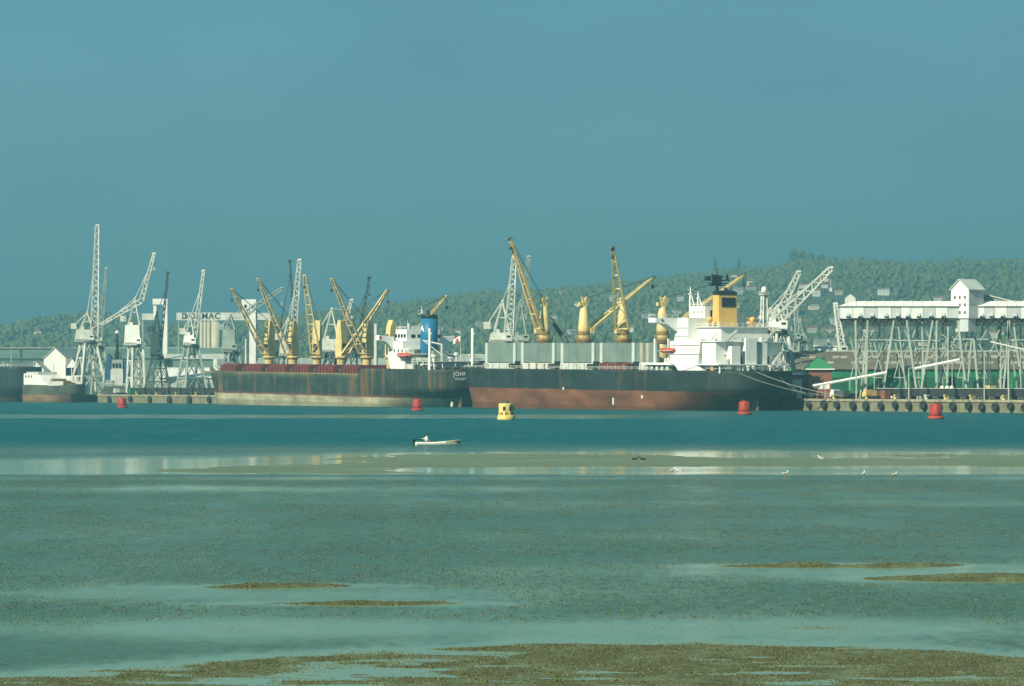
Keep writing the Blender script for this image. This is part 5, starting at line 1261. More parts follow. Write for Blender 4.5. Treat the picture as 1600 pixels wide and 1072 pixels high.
def fender(label, px, group, sc=1.0):
    global fender0
    t = t_at(px, 0.95); p = wpos(t, 0.95, 1.75)
    if fender0 is None:
        fender0 = thing('tyre_fender', label, 'fender', p, QROT, group); vs = []; fs = []; n, m_ = 20, 8
        for i in range(n):
            a = 2*math.pi*i/n
            for j in range(m_):
                b_ = 2*math.pi*j/m_; rr = 0.85+0.42*math.cos(b_); vs.append((rr*math.cos(a), 0.5*math.sin(b_), rr*math.sin(a)))
        for i in range(n):
            for j in range(m_): fs.append((i*m_+j, i*m_+(j+1) % m_, ((i+1) % n)*m_+(j+1) % m_, ((i+1) % n)*m_+j))
        MB().add(vs, fs).build('tyre', M['rubber'], fender0, True)
        MB().tube((-0.5, -0.2, 0.8), (-0.35, -0.55, 1.95), 0.05).tube((0.5, -0.2, 0.8), (0.35, -0.55, 1.95), 0.05).build('chain', M['steel_dark'], fender0)
        MB().tube((0, -0.35, 0), (0, 0.35, 0), 0.45, 0.45, 10).build('core', M['rubber'], fender0)
        o = fender0
    else:
        o = copy_tree(fender0); o.location = p; o['label'] = label; o['group'] = group
    rr = random.Random(int(px*10)); k = sc*rr.uniform(0.85, 1.1); o.scale = (k, rr.uniform(0.85, 1.2), k*rr.uniform(0.92, 1.08)); o.location.z += rr.uniform(-0.3, 0.25); o.rotation_euler.x = rr.uniform(-0.08, 0.12); return o
for i, px in enumerate(np.arange(1262, 1640, 22.6)): fender(f'tyre fender on the right quay face, {nth(i)} from the black ship stern', float(px)+random.uniform(-2.2, 2.2), 'tyre fenders on the right quay', 0.98)
for i, px in enumerate((88, 101, 116, 146, 170, 203, 233, 264, 295, 326)): fender(f'tyre fender on the left quay face, {nth(i)} from the left', px, 'tyre fenders on the left quay', 1.25)
# dark piles added to stand in for the black ship's stern shadow
dp = thing('shadow_piles', 'dark pile cluster added as shadow between the black ship stern and the quay', 'shadow_stand_in', wpos(t_at(1238, 3), 3.0, 0), QROT)
for k in range(7):
    a = k*0.9; MB().tube((1.6*math.cos(a)*(k > 0), 1.2*math.sin(a)*(k > 0), -3), (1.1*math.cos(a)*(k > 0), 0.8*math.sin(a)*(k > 0), 4.6+0.5*(k % 3)), 0.5, 0.45, 8).build('shadow_pile', M['rubber'], dp)
dp2 = copy_tree(dp); dp2.location = wpos(t_at(1229, 4), 4.5, 0.6); dp2['label'] = 'second dark pile cluster added as shadow hard against the black ship stern'
def truck(label, px, s, cab, body, name='truck', cat='truck'):
    o = thing(name, label, cat, wpos(t_at(px, s), s, ZQ), QROT+R(180))
    c = MB().prism([(-3.2, 0.7), (-1.2, 0.7), (-1.2, 2.9), (-2.6, 2.9), (-3.2, 1.9)], 'y', -1.15, 1.15).build('cab', cab, o)
    MB().prism([(-3.02, 2.0), (-2.56, 2.75), (-2.5, 2.75), (-2.9, 2.0)], 'y', -1.17, 1.17).build('window', M['glass'], c)
    MB().box((-1.1, -1.2, 1.05), (4.0, 1.2, 2.6)).build('body', body, o); MB().box((-3.0, -0.5, 0.6), (3.9, 0.5, 1.04)).build('chassis', M['steel_dark'], o)
    for x_ in (-2.2, 1.6, 2.9):
        for y_ in (-1.0, 1.0): MB().tube((x_, y_-0.18, 0.5), (x_, y_+0.18, 0.5), 0.5, 0.5, 12).build('wheel', M['rubber'], o)
truck('truck with white cab parked near the mooring bollards', 1311, -4.5, M['white'], M['steel_dark'])
truck('yellow yard truck beside the wagons', 1362, -4.0, M['yellow'], M['brown'])
truck('small pale truck among the left quay cranes', 185, -6, M['offwhite'], M['crane_dull'])
for i, (px, col) in enumerate(((1472, 'white'), (1480, 'white'), (1487, 'white'))):
    o = thing('storage_tank', f'white upright tank under the gallery, {nth(i)} from the left', 'tank', (xY(px, 962), 962, ZQ), 0, 'white tanks under the gallery')
    r_ = 0.62; MB().lathe((0, 0), [(r_, 1.2), (r_, 3.6), (r_*0.6, 4.0), (0.1, 4.1)], 14).build('shell', M['white'], o, True)
    for a in (0.5, 2.6, 4.7): MB().tube((r_*0.8*math.cos(a), r_*0.8*math.sin(a), 0), (r_*0.8*math.cos(a), r_*0.8*math.sin(a), 1.25), 0.08).build('leg', M['steel'], o)
for i, (px, s, w, h, mt_, lab) in enumerate(((1384, -5, 2.2, 2.6, 'brick', 'red steel hopper bin by the wagons'), (1332, -8, 3.0, 1.6, 'maroon', 'maroon skip on the right quay'), (1395, -22, 2.4, 2.2, 'white', 'white cabin under the gallery'),
                                          (1515, -30, 3.2, 3.0, 'cladding2', 'pale cabin beneath the transfer house'), (1548, -20, 2.0, 4.2, 'ochre', 'ochre machine under the right gallery'), (1592, -20, 3.0, 2.4, 'greenroof', 'bright green bin at the right edge'),
                                          (128, -5, 2.6, 2.4, 'offwhite', 'pale crate at the foot of the tallest crane'), (160, -5, 3.0, 2.0, 'crane_dull', 'grey crate left of the pale truck'), (206, -8, 2.2, 3.0, 'greenwall', 'green bin right of the pale truck'),
                                          (272, -22, 4.0, 3.2, 'steel_dark', 'dark container behind the left wagons'), (320, -22, 4.0, 3.0, 'crane_dark', 'dark container before the pale-roofed shed'))):
    o = thing('cargo_bin', lab, 'bin', wpos(t_at(px, s), s, ZQ), QROT)
    MB().frustum((0, 0), 0.25, h, w/2*0.9, 1.1, w/2, 1.2).build('body', M[mt_], o); MB().box((-w/2-0.06, -1.26, h+0.001), (w/2+0.06, 1.26, h+0.14)).build('rim', M['steel_dark'], o)
    for u in (-0.35, 0.35): MB().box((w*u-0.12, -1.1, 0), (w*u+0.12, 1.1, 0.249)).build('skid', M['steel_dark'], o)
for i in range(10):
    px = 1402 + i*21; rr = random.Random(i+40); Ym = 1000 + rr.uniform(0, 18); w = rr.uniform(2.2, 4.2); h = rr.uniform(3.0, 7.5)
    o = thing('machinery_housing', f'dark machinery housing under the loading gallery, {nth(i)} from the left', 'machine', (xY(px, Ym), Ym, ZQ), rr.uniform(-0.4, 0.4), 'machinery under the gallery')
    MB().frustum((0, 0), 0.4, h, w/2, 1.5, w/2*rr.uniform(0.5, 1.0), 1.2).build('body', M[('steel_dark', 'greenwall', 'crane_dull', 'crane_dark')[i % 4]], o)
    MB().tube((w*0.2, 0, h), (w*0.2, 0, h+rr.uniform(1.5, 4)), 0.28, 0.22, 8).build('stack', M['steel'], o)
    for u in (-0.38, 0.38): MB().box((w*u-0.15, -1.2, 0), (w*u+0.15, 1.2, 0.399)).build('skid', M['steel_dark'], o)
    rail(MB(), [(-w/2-0.4, -1.7, 0.4), (w/2+0.4, -1.7, 0.4)], 1.1, 1.2, 0.08).build('guard_rail', M['steel'], o)
# mooring lines
def line(label, a, b, sag, r=0.085):
    a, b = Vector(a), Vector(b); mb = MB(); pts = [a.lerp(b, i/14) - Vector((0, 0, sag*4*(i/14)*(1-i/14))) for i in range(15)]
    for p, q_ in zip(pts[:-1], pts[1:]): mb.tube(p-a, q_-a, r, r, 5, False)
    o = mb.build('mooring_line', M['rope'], None, True); o.location = a; tag(o, label, 'rope', 'mooring lines')
line('lower mooring line from the black ship stern to the right quay', wpos(0.2, 26, 11.6), wpos(t_at(1300, -0.8), -0.8, ZQ+0.9), 1.2)
line('upper mooring line from the black ship stern to the right quay', wpos(0.2, 19, 11.8), wpos(t_at(1318, -0.8), -0.8, ZQ+0.9), 1.0)
line('short slack mooring line from the black ship stern', wpos(0.2, 12, 11.6), wpos(t_at(1270, -0.8), -0.8, ZQ+0.9), 1.4)
# dark conveyor bridge at the far left
cv = thing('conveyor_bridge', 'long thin dark conveyor bridge crossing above the white gabled sheds', 'conveyor', (xY(40, 1600), 1600, ZQ), 0)
MB().box((xY(-180, 1600)-xY(40, 1600), -1.2, zY(547, 1600)-ZQ), (xY(112, 1600)-xY(40, 1600), 1.2, zY(544, 1600)-ZQ)).build('span', M['crane_dark'], cv)
for px in (-120, -60, 33, 108): MB().tube((xY(px, 1600)-xY(40, 1600), 0, 0), (xY(px, 1600)-xY(40, 1600), 0, zY(547, 1600)-ZQ-0.01), 0.5).build('leg', M['crane_dark'], cv)
MB().box((xY(-180, 1600)-xY(40, 1600), -0.9, zY(564.5, 1600)-ZQ), (xY(70, 1600)-xY(40, 1600), 0.9, zY(563, 1600)-ZQ)).build('lower_span', M['crane_dark'], cv)

# ------------------------------------------------------------------ buoys
def buoy_pos(px, py): Y = CAM_H*FPX/(py-YH); return xY(px, Y), Y
def red_buoy(label, px, py, rot):
    x, Y = buoy_pos(px, py); o = thing('buoy', label, 'buoy', (x, Y, 0), rot, 'red can buoys')
    MB().lathe((0, 0), [(1.5, -0.8), (1.85, -0.2), (1.9, 0.25), (1.72, 0.62), (1.5, 0.75)], 20).build('float_collar', M['red'], o, True)
    MB().lathe((0, 0), [(1.86, -0.25), (1.93, 0.0), (1.925, 0.22), (1.88, 0.28)], 20).build('weed_band', M['wagon'], o, True)
    MB().lathe((0, 0), [(1.45, 0.76), (1.42, 1.5), (1.32, 3.2), (1.2, 3.4)], 20).build('body', M['red'], o, True)
    for k in range(8):
        a = k*math.pi/4; MB().tube((1.46*math.cos(a), 1.46*math.sin(a), 0.8), (1.34*math.cos(a), 1.34*math.sin(a), 3.3), 0.06).build('rib', M['red'], o)
    MB().tube((0.3, 0, 3.4), (0.3, 0, 4.0), 0.18, 0.14, 8).build('lantern', M['steel_dark'], o)
    MB().tube((-0.5, -0.5, 3.41), (-0.5, 0.5, 3.75), 0.07).tube((-0.5, 0.5, 3.75), (-0.1, 0.9, 3.41), 0.07).build('lifting_eye', M['red'], o)
red_buoy('red buoy before the left quay, farthest left', 191, 637.5, 0.3)
red_buoy('red buoy before the rusty ship hull', 652, 642.0, 1.0)
red_buoy('red buoy before the black ship stern', 1163, 648.0, 1.7)
red_buoy('red buoy off the right quay, nearest the right edge', 1462, 655.0, 2.5)
x, Y = buoy_pos(791, 655.5)
yb_ = thing('buoy', 'yellow buoy with square dark openings before the black ship bow', 'buoy', (x, Y, 0), R(20))
MB().lathe((0, 0), [(1.7, -0.7), (2.0, -0.2), (2.0, 0.7), (1.85, 0.95), (1.55, 1.0)], 22).build('float_collar', M['yellow'], yb_, True)
bd = MB().lathe((0, 0), [(1.72, 1.01), (1.72, 3.45), (1.55, 3.6)], 9).build('body', M['yellow'], yb_)
for a in (-1.35, -2.2, -0.4, 0.6, 1.6, 2.7):
    MB().box((-0.28, -1.72, 2.0), (0.28, -1.5, 2.9)).build('opening', M['glass'], bd).rotation_euler.z = a + math.pi/2
for a in (-1.1, -1.9, -2.6, -0.2): MB().box((-0.3, -1.72, 1.02), (0.3, -1.46, 1.6)).build('bracket', M['brown'], yb_).rotation_euler.z = a + math.pi/2
MB().lathe((0, 0), [(0.55, 3.61), (0.5, 3.95), (0.2, 4.15)], 10).build('lantern', M['steel_dark'], yb_)

# ------------------------------------------------------------------ motor boat and its helmsman
bx, bY = xY(684, 403), 403.0
mbt = thing('motorboat', 'open white motorboat heading right with a black outboard', 'boat', (bx, bY, 0), R(6))
Lb = 5.7; n, vs, fs = 24, [], []
prof = []
for i in range(n+1):
    u = i/n; xx = -Lb/2 + Lb*u
    wv = 0.92*(1-max(0, (u-0.35)/0.65)**2.4); sh = 0.42 + 0.30*max(0, u-0.3)**1.6/0.56
    rk = 0.35*max(0, u-0.8)/0.2
    prof.append([(xx-rk*0.5, 0, -0.2+0.22*max(0, u-0.75)*2), (xx-rk*0.3, wv*0.72, -0.08+0.2*max(0, u-0.75)), (xx, wv*0.93, sh*0.55), (xx+rk*0.3, wv, sh), (xx+rk*0.3, wv*0.90, sh+0.02), (xx, wv*0.82, 0.10+0.12*u), (xx, 0, 0.06+0.12*u)])
for ring in prof: vs += ring
k0 = len(vs); vs += [(x_, -y_, z_) for x_, y_, z_ in vs]; P_ = 7
for i in range(n):
    for j in range(P_-1):
        a = i*P_+j; fs += [(a, a+P_, a+P_+1, a+1), (k0+a, k0+a+1, k0+a+P_+1, k0+a+P_)]
    a = i*P_
for base_ in (0, ): fs.append(tuple([j for j in range(P_)] + [k0+j for j in range(P_-2, 0, -1)]))
ho2 = MB().add(vs, fs).build('hull', M['white'], mbt, True)
ho2.data.materials.append(M['boat_in'])
for p in ho2.data.polygons:
    if p.index % (2*(P_-1)) >= 6 or p.center.x > 1.0 and p.center.z > 0.32: p.material_index = 1
MB().box((-1.75, -0.8, 0.30), (-1.35, 0.8, 0.36)).build('thwart', M['boat_in'], mbt)
MB().box((0.1, -0.82, 0.32), (0.45, 0.82, 0.38)).build('thwart', M['boat_in'], mbt)
MB().prism([(0.9, 0.40), (2.6, 0.66), (2.6, 0.70), (0.9, 0.45)], 'y', -0.45, 0.45).build('foredeck', M['boat_in'], mbt)
ob = MB().frustum((-2.98, 0), 0.42, 0.78, 0.18, 0.14, 0.22, 0.17).build('outboard_motor', M['black'], mbt)
MB().frustum((-2.98, 0), -0.5, 0.419, 0.09, 0.05, 0.11, 0.07).build('motor_leg', M['black'], ob)
MB().tube((-2.75, 0, 0.72), (-2.05, 0.12, 0.78), 0.03).build('tiller', M['black'], ob)
MB().box((-1.2, -0.5, 0.12), (-0.75, -0.05, 0.5)).build('fuel_tank', M['redboat'], mbt)

def skinned(name, verts, edges, radii, root_i, mat, parent, sub=2):
    me = bpy.data.meshes.new(name); me.from_pydata(verts, edges, [])
    o = bpy.data.objects.new(name, me); COL.objects.link(o)
    md = o.modifiers.new('skin', 'SKIN'); md.use_smooth_shade = True
    sv = me.skin_vertices[0].data if me.skin_vertices else None
    if sv is None:
        bm = bmesh.new(); bm.from_mesh(me); bm.verts.layers.skin.verify(); bm.to_mesh(me); bm.free(); sv = me.skin_vertices[0].data
    for i, r_ in enumerate(radii): sv[i].radius = (r_, r_) if not isinstance(r_, tuple) else r_; sv[i].use_root = (i == root_i)
    s2 = o.modifiers.new('sub', 'SUBSURF'); s2.levels = s2.render_levels = sub
    ev = o.evaluated_get(bpy.context.evaluated_depsgraph_get()); m2 = bpy.data.meshes.new_from_object(ev)
    bpy.data.objects.remove(o); m2.name = name; m2.materials.clear()
    o = bpy.data.objects.new(name, m2); COL.objects.link(o); o.parent = parent; m2.shade_smooth()
    return o
V = []; E = []; RD = []
def chain(pts, start=None):
    prev = start
    for (p, r_) in pts:
        V.append(p); RD.append(r_); i = len(V)-1
        if prev is not None: E.append((prev, i))
        prev = i
    return prev
per = thing('person', 'person in white shirt sitting at the stern of the motorboat', 'person', (0, 0, 0))
bM = Matrix.Translation((bx, bY, 0)) @ Matrix.Rotation(R(6), 4, 'Z')
per.matrix_world = bM @ Matrix.Translation((-1.55, -0.1, 0.36)) @ Matrix.Scale(1.22, 4)
V.append((0, 0, 0.10)); RD.append((0.17, 0.13))                       # pelvis
top_ = chain([((0.02, 0, 0.26), (0.15, 0.12)), ((0.07, 0, 0.45), (0.19, 0.13)), ((0.13, 0, 0.57), (0.15, 0.11)), ((0.17, 0, 0.66), 0.062), ((0.22, 0, 0.74), 0.09), ((0.24, 0, 0.84), 0.105), ((0.235, 0, 0.90), 0.07)], 0)
for sg in (-1, 1):
    if sg > 0: arm = [((0.10, 0.18, 0.57), 0.075), ((-0.08, 0.27, 0.40), 0.055), ((-0.32, 0.26, 0.42), 0.042), ((-0.45, 0.22, 0.42), 0.030)]
    else: arm = [((0.12, -0.18, 0.56), 0.075), ((0.18, -0.27, 0.34), 0.055), ((0.36, -0.18, 0.24), 0.042), ((0.45, -0.13, 0.20), 0.030)]
    e = chain(arm, 3)
    hx_, hy_, hz_ = V[e]
    dx = -1 if sg > 0 else 1
    for q_, (oy, ln) in enumerate(((0.035, 0.075), (0.012, 0.09), (-0.012, 0.085), (-0.033, 0.065))):
        chain([((hx_+dx*0.06, hy_+oy, hz_-0.005), 0.011), ((hx_+dx*(0.06+ln*0.5), hy_+oy, hz_-0.03), 0.010), ((hx_+dx*(0.06+ln*0.6), hy_+oy, hz_-0.065), 0.009)], e)
    chain([((hx_+dx*0.02, hy_+0.045, hz_+0.01), 0.012), ((hx_+dx*0.06, hy_+0.06, hz_-0.01), 0.010)], e)
    chain([((0.12, sg*0.11, 0.08), 0.10), ((0.46, sg*0.16, 0.12), 0.075), ((0.50, sg*0.15, -0.10), 0.055), ((0.52, sg*0.15, -0.22), 0.04), ((0.66, sg*0.16, -0.24), 0.035)], 0)
body = skinned('body', V, E, RD, 0, M['shirt'], per)
for mt_ in (M['shirt'], M['skin'], M['trousers']): body.data.materials.append(mt_)
for p in body.data.polygons:
    c = p.center
    p.material_index = 1 if c.z > 0.645 or (c.z > 0.1 and (c.x < -0.30 or c.x > 0.40) and c.z < 0.5 and abs(c.y) > 0.05 and not (c.x > 0.40 and c.z < 0.16)) else 2 if c.z < 0.17 else 0
hm = MB(); hv = []
for i in range(7):
    for j in range(12):
        ph = math.pi*0.55*i/6; a = 2*math.pi*j/12; r_ = 0.118
        hv.append((0.225 + r_*math.sin(ph)*math.cos(a)*1.08 - 0.012, r_*math.sin(ph)*math.sin(a)*0.92, 0.835 + r_*math.cos(ph)*1.1))
hf = [(i*12+j, i*12+(j+1) % 12, (i+1)*12+(j+1) % 12, (i+1)*12+j) for i in range(6) for j in range(12)]
hf = [f for f in hf if not (sum(hv[q_][0] for q_ in f)/4 > 0.29 and sum(hv[q_][2] for q_ in f)/4 < 0.87)]
MB().add(hv, hf).build('hair', M['hair'], per, True)
MB().add([(0.325, -0.014, 0.80), (0.325, 0.014, 0.80), (0.352, 0, 0.805), (0.322, 0, 0.85)], [(0,1,2),(0,2,3),(1,3,2),(0,3,1)]).build('nose', M['skin'], per)
for sg in (-1, 1): MB().lathe((0.322, sg*0.038), [(0.002, 0.838), (0.011, 0.845), (0.011, 0.851), (0.002, 0.858)], 8).build('eye', M['hair'], per)
MB().box((0.318, -0.026, 0.772), (0.327, 0.026, 0.779)).build('mouth', M['maroon'], per)

# ------------------------------------------------------------------ birds on the bar
def gull(label, px, py, rot, dark=False, sc=1.0):
    Y = CAM_H*FPX/(py-YH); x = xY(px, Y); zg = float(max(0.0, bed(np.array([x]), np.array([Y]))[0]))
    o = thing('wader' if dark else 'gull', label, 'bird', (x, Y, zg-0.02), rot, 'dark waders on the bar' if dark else 'gulls on the bar')
    n, m_ = 12, 10; vs = []; fs = []
    for i in range(n+1):
        u = i/n; xx = -0.26+0.50*u; r_ = 0.085*math.sin(math.pi*min(1, u*0.93+0.05))**0.75; zc_ = 0.20 + 0.05*u + (0.10*max(0, u-0.78)/0.22)
        for j in range(m_):
            a = 2*math.pi*j/m_; vs.append((xx, r_*math.cos(a), zc_+r_*1.05*math.sin(a)))
    for i in range(n):
        for j in range(m_): fs.append((i*m_+j, i*m_+(j+1) % m_, (i+1)*m_+(j+1) % m_, (i+1)*m_+j))
    fs += [tuple(range(m_)), tuple(range(n*m_, (n+1)*m_))]
    hv = []; 
    k_ = len(vs)
    for i in range(6):
        for j in range(8):
            ph = math.pi*(i+0.02)/5.04; a = 2*math.pi*j/8; hv.append((0.24+0.055*math.sin(ph)*math.cos(a), 0.05*math.sin(ph)*math.sin(a), 0.385+0.05*math.cos(ph)))
    fs += [(k_+i*8+j, k_+i*8+(j+1) % 8, k_+(i+1)*8+(j+1) % 8, k_+(i+1)*8+j) for i in range(5) for j in range(8)]
    b_ = MB().add(vs+hv, fs).build('body', M['feather_dark'] if dark else M['feather'], o, True)
    for sy in (-1, 1):
        MB().add([(0.12, sy*0.075, 0.27), (0.02, sy*0.095, 0.29), (-0.34, sy*0.03, 0.235), (-0.30, sy*0.045, 0.20), (0.05, sy*0.092, 0.19), (0.02, sy*0.06, 0.30)], [(0,1,2,3,4),(0,1,5),(1,2,5)]).build('wing', M['feather_dark'] if dark else M['feather_grey'], o)
        MB().tube((0.02, sy*0.035, 0), (0.0, sy*0.035, 0.18), 0.008).build('leg', M['orange'], o)
    MB().tube((0.285, 0, 0.385), (0.35, 0, 0.372), 0.012, 0.004).build('beak', M['orange'], o)
    o.scale = (sc,)*3
for i, (px, py, rt) in enumerate(((1049, 740, 0.4), (1061, 739.5, 2.9), (1225, 745, 0.2), (1283, 720, 3.0), (1349, 745.5, 1.2), (1396, 747, 0.6))):
    gull(f'white gull on the tidal bar, {nth(i)} from the left', px, py, rt, False, 1.25)
gull('dark wader on the sand bar, left of the pair', 992.5, 721.5, 0.1, True, 1.2); gull('dark wader on the sand bar, right of the pair', 1003.5, 721.5, 3.3, True, 1.2)

# ------------------------------------------------------------------ seaweed tufts on the near banks
def blades(n, x0, x1, y0, y1, keep_f, wid, hgt, per=4):
    """upright tufts of a few leaning blades, rooted in the bed"""
    wx = RNG.uniform(x0, x1, n); wy = RNG.uniform(y0, y1, n)
    kp = keep_f(wx, wy); wx, wy = wx[kp], wy[kp]; wz = np.maximum(bed(wx, wy), -0.015)
    m_ = len(wx); cs = []
    for k in range(per):
        a = RNG.uniform(0, 6.28, m_); w = RNG.uniform(*wid, m_); h = RNG.uniform(*hgt, m_); ox = RNG.normal(0, wid[1]*0.9, m_); oy = RNG.normal(0, wid[1]*0.9, m_)
        dx, dy = np.cos(a)*w/2, np.sin(a)*w/2; lx, ly = RNG.normal(0, 0.5, m_)*h*1.6, RNG.normal(0, 0.4, m_)*h
        bx_, by_ = wx+ox, wy+oy
        cs.append(np.stack([np.stack([bx_-dx, by_-dy, wz-0.01], -1), np.stack([bx_+dx, by_+dy, wz-0.01], -1), np.stack([bx_+lx+dx*0.3, by_+ly, wz+h], -1)], 1))
    co = np.concatenate(cs).reshape(-1, 3); return co, np.arange(len(co)).reshape(-1, 3)
def k_near(x, y):
    z = bed(x, y); return (z > -0.045) & (fbm(x*0.45+2, y*1.0+5, 5) + 0.12*fbm(x*3, y*3, 2) + 1.6*z > 0.375) & (y < 150)
co1, f1 = blades(360000, -34, 34, 64, 140, k_near, (0.025, 0.08), (0.006, 0.028))
def k_mid(x, y):                                    # thin drowned meadow whose tips just break the surface
    z = bed(x, y); return (z < -0.13) & (z > -0.5) & (fbm(x*0.9+9, y*0.35, 5) + 0.5*(fbm(x*0.03+1, y*0.05+3, 3)-0.5) > 0.49)
co2, f2 = blades(330000, -62, 62, 98, 266, k_mid, (0.05, 0.15), (0.018, 0.045), 2)
co = np.concatenate([co1, co2]); fi = np.concatenate([f1, f2+len(co1)])
def tri_mesh(name, co, fi, mat):
    me = bpy.data.meshes.new(name)
    me.vertices.add(len(co)); me.vertices.foreach_set('co', co.astype(np.float32).ravel())
    me.loops.add(fi.size); me.loops.foreach_set('vertex_index', fi.astype(np.int32).ravel())
    me.polygons.add(len(fi)); me.polygons.foreach_set('loop_start', np.arange(0, fi.size, 3, dtype=np.int32))
    me.update(calc_edges=True); me.materials.append(mat)
    o = bpy.data.objects.new(name, me); COL.objects.link(o); return o
WEED = None
m, nt, b = nodes_of('seaweed'); geo = nt.nodes.new('ShaderNodeNewGeometry')
nt.links.new(mixc(nt, noise(nt, 1.1, geo.outputs['Position'], 5), (0.045, 0.056, 0.012), (0.125, 0.130, 0.034)), b.inputs['Base Color']); b.inputs['Roughness'].default_value = 0.55
tag(tri_mesh('seaweed', co, fi, m), 'olive brown seaweed strewn over the near tidal banks', 'seaweed', kind='stuff')

# ------------------------------------------------------------------ wooded hillside, houses, skyline trees
def foliage_mat(name, c0, c1):
    m, nt, b = nodes_of(name); geo = nt.nodes.new('ShaderNodeNewGeometry')
    f = noise(nt, 0.075, geo.outputs['Position'], 5, None, 0.7); g_ = noise(nt, 0.7, geo.outputs['Position'], 4)
    c = mixc(nt, ramp(nt, f, [(0.3, 0.0), (0.7, 1.0)]), c0, c1); c = mixc(nt, ramp(nt, g_, [(0.4, 0.0), (0.65, 0.4)]), c, tuple(x*0.5 for x in c0))
    nt.links.new(c, b.inputs['Base Color']); b.inputs['Roughness'].default_value = 0.8; b.inputs['Specular IOR Level'].default_value = 0.1
    return m
FOL = foliage_mat('hill_foliage', (0.065, 0.105, 0.036), (0.175, 0.190, 0.072))
bm = bmesh.new(); bmesh.ops.create_icosphere(bm, subdivisions=2, radius=1.0); IV = np.array([v.co[:] for v in bm.verts]); IF = np.array([[v.index for v in f.verts] for f in bm.faces]); bm.free()
bm = bmesh.new(); bmesh.ops.create_icosphere(bm, subdivisions=1, radius=1.0); JV = np.array([v.co[:] for v in bm.verts]); JF = np.array([[v.index for v in f.verts] for f in bm.faces]); bm.free()
houses_px = [(1174, 446), (1173, 455), (1153, 460), (1149, 436), (1289, 440), (1290, 450), (1256, 450), (1271, 483), (1268, 519), (1293, 522), (1231, 520), (1299, 539), (1281, 541), (1312, 527), (1381, 459), (1466, 470),
             (1227, 496), (1063, 470), (1058, 490), (1010, 500), (985, 518), (940, 505), (893, 522), (1245, 505), (1330, 500), (1360, 522), (1303, 505), (1410, 478), (700, 532), (712, 524), (1200, 500), (960, 470), (1030, 455),
             (1215, 425), (1310, 460), (1276, 462), (905, 480), (865, 500), (1120, 470), (1440, 540), (1560, 528), (1350, 545), (1240, 470), (750, 515), (640, 520), (60, 525), (300, 477), (880, 462)]
hs_pts = [(px, py) + hill_point(px, py) for px, py in houses_px]
hs_pts.sort(key=lambda q_: q_[0])
wallm = [M['housewall'], M['offwhite'], M['concrete']]
for i, (px, py, x, Y, z) in enumerate(hs_pts):
    rnd = random.Random(i*7+1)
    w = rnd.uniform(8, 15); d = rnd.uniform(7, 10); h = rnd.uniform(4.0, 6.5); rm_ = M['roof_red'] if rnd.random() < 0.45 else M['roof_grey']; rn = 'red' if rm_ is M['roof_red'] else 'grey'
    o = thing('house', f'small house with {rn} roof on the wooded hillside, {nth(i)} from the left', 'house', (x, Y-4, z-0.5), rnd.uniform(-0.5, 0.5), 'houses on the hillside')
    wl_ = MB().box((-w/2, -d/2, -6), (w/2, d/2, h)).build('wall', wallm[i % 3], o)
    k = rnd.uniform(1.2, 2.4)
    if i % 3: MB().prism([(-d/2-0.5, h), (d/2+0.5, h), (0, h+k)], 'x', -w/2-0.4, w/2+0.4).build('roof', rm_, o)
    else: MB().add([(-w/2-.5, -d/2-.5, h), (w/2+.5, -d/2-.5, h), (w/2+.5, d/2+.5, h), (-w/2-.5, d/2+.5, h), (-w/4, 0, h+k), (w/4, 0, h+k)], [(0,1,5,4),(1,2,5),(2,3,4,5),(3,0,4),(3,2,1,0)]).build('roof', rm_, o)
    for u in (-0.28, 0.05, 0.33): MB().box((w*u-0.45, -d/2-0.06, h*0.35), (w*u+0.45, -d/2+0.02, h*0.35+1.1)).build('window', M['glass'], wl_)
NT = 46000
kx = RNG.uniform(-0.235, 0.235, NT*2); ky = RNG.uniform(2520, 5230, NT*2)
acc = RNG.random(NT*2) < (ky/5230)
kx, ky = kx[acc][:NT], ky[acc][:NT]; tx = kx*ky
tz = hill(tx, ky)
dens = fbm(tx*0.008, ky*0.004, 3)
size = (1.4 + 3.5*RNG.random(len(tx))**2.4)*(0.75+0.6*dens)
ok = np.ones(len(tx), bool)
for (px, py, x, Y, z) in hs_pts:                    # clearings so that the houses stay in view
    ok &= ~((np.abs(tx-x*ky/Y) < 8) & (ky < Y+7) & (ky > Y-48))
ok &= dens > 0.16
tx, ky, tz, size = tx[ok], ky[ok], tz[ok], size[ok]
cos_, fis, base_i = [], [], 0
for var in range(12):
    sel = np.arange(len(tx)) % 12 == var
    jit = 1+0.40*(RNG.random(len(JV))-0.5)*2; tpl = JV*jit[:, None]*np.array([RNG.uniform(0.8, 1.25), RNG.uniform(0.8, 1.25), 0.86])
    n_ = sel.sum(); a = RNG.uniform(0, 6.28, n_); s_ = size[sel]
    X = tpl[None, :, 0]*np.cos(a)[:, None]-tpl[None, :, 1]*np.sin(a)[:, None]; Y_ = tpl[None, :, 0]*np.sin(a)[:, None]+tpl[None, :, 1]*np.cos(a)[:, None]
    hgt_ = RNG.uniform(0.75, 1.7, n_)
    c = np.stack([tx[sel][:, None]+X*s_[:, None], ky[sel][:, None]+Y_*s_[:, None], tz[sel][:, None]+(tpl[None, :, 2]*hgt_[:, None]+0.75)*s_[:, None]], -1).reshape(-1, 3)
    cos_.append(c); fis.append((JF[None]+np.arange(n_)[:, None, None]*len(JV)).reshape(-1, 3)+base_i); base_i += len(c)
tag(tri_mesh('hillside_woodland', np.concatenate(cos_), np.concatenate(fis), FOL), 'dense hazy green woodland covering the hills behind the harbour', 'woodland', kind='stuff')
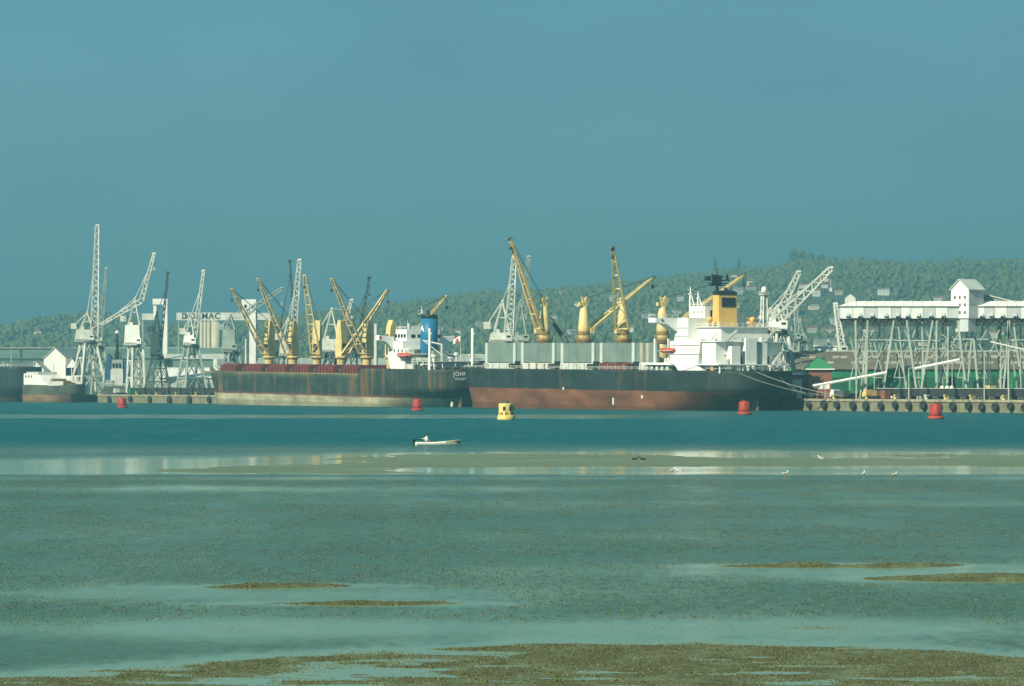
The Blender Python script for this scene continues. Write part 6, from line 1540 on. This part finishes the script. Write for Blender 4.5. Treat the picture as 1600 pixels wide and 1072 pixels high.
def skyline_tree(label, px, py_base, py_top, spread, conifer=False):
    x, Y, z = hill_point(px, py_base); Y = min(Y, 4985); h = zY(py_top, Y)-z
    o = thing('skyline_tree', label, 'tree', (x, Y, z), 0, 'trees standing up on the ridge')
    tk = MB().tube((0, 0, -1), (0.3, 0, h*0.55), 0.7, 0.4, 7); tk.tube((0.3, 0, h*0.55), (0, 0, h*0.92), 0.4, 0.1, 6)
    rr = random.Random(int(px)); 
    for k in range(7):
        a = rr.uniform(0, 6.28); zz = h*rr.uniform(0.3, 0.8); tk.tube((0.1, 0, zz), (math.cos(a)*spread*0.6, math.sin(a)*spread*0.6, zz+h*0.14), 0.22, 0.08, 5)
    tk.build('trunk', M['bark'], o)
    cs, fs_ = [], []; nb = 90
    for k in range(nb):
        u = rr.random(); zz = h*(0.25+0.75*u); rad = spread*((1-u)**0.7 if conifer else math.sin(math.pi*min(1, 0.2+0.8*u))**0.7)*math.sqrt(rr.random()); a = rr.uniform(0, 6.28); s_ = rr.uniform(1.0, 2.4)*(0.6 if conifer else 1)
        tpl = JV*(1+0.5*(RNG.random(len(JV))-0.5))[:, None]*s_*np.array([1.3, 1.3, 0.7]); cs.append(tpl+np.array([rad*math.cos(a), rad*math.sin(a), zz])); fs_.append(JF+k*len(JV))
    cr = tri_mesh('crown', np.concatenate(cs), np.concatenate(fs_), FOL); cr.parent = o
for i, (px, pb, pt, sp_, cf) in enumerate(((1117, 420, 404, 3.2, True), (1154, 416, 402, 2.4, True), (1240, 408, 390, 5.0, False), (1253, 406, 392, 4.0, False), (1266, 405, 395, 4.5, False), (1282, 404, 397, 5, False), (1345, 405, 401, 4.5, False), (1500, 405, 400, 5, False))):
    skyline_tree(f'tree standing above the ridge line, {nth(i)} from the left', px, pb+6, pt, sp_*1.45, cf)

# ------------------------------------------------------------------ haze
m = bpy.data.materials.new('haze'); m.use_nodes = True; nt = m.node_tree; nt.nodes.clear()
out = nt.nodes.new('ShaderNodeOutputMaterial'); pv = nt.nodes.new('ShaderNodeVolumePrincipled')
pv.inputs['Color'].default_value = (0.32, 0.78, 0.89, 1); pv.inputs['Density'].default_value = 2.5e-4; pv.inputs['Anisotropy'].default_value = 0.3
nt.links.new(pv.outputs[0], out.inputs['Volume'])
hzm = MB().box((-5000, -900, -5), (5000, 7400, 290)).build('haze', m)
tag(hzm, 'even blue-green haze over the harbour', 'haze', kind='stuff')
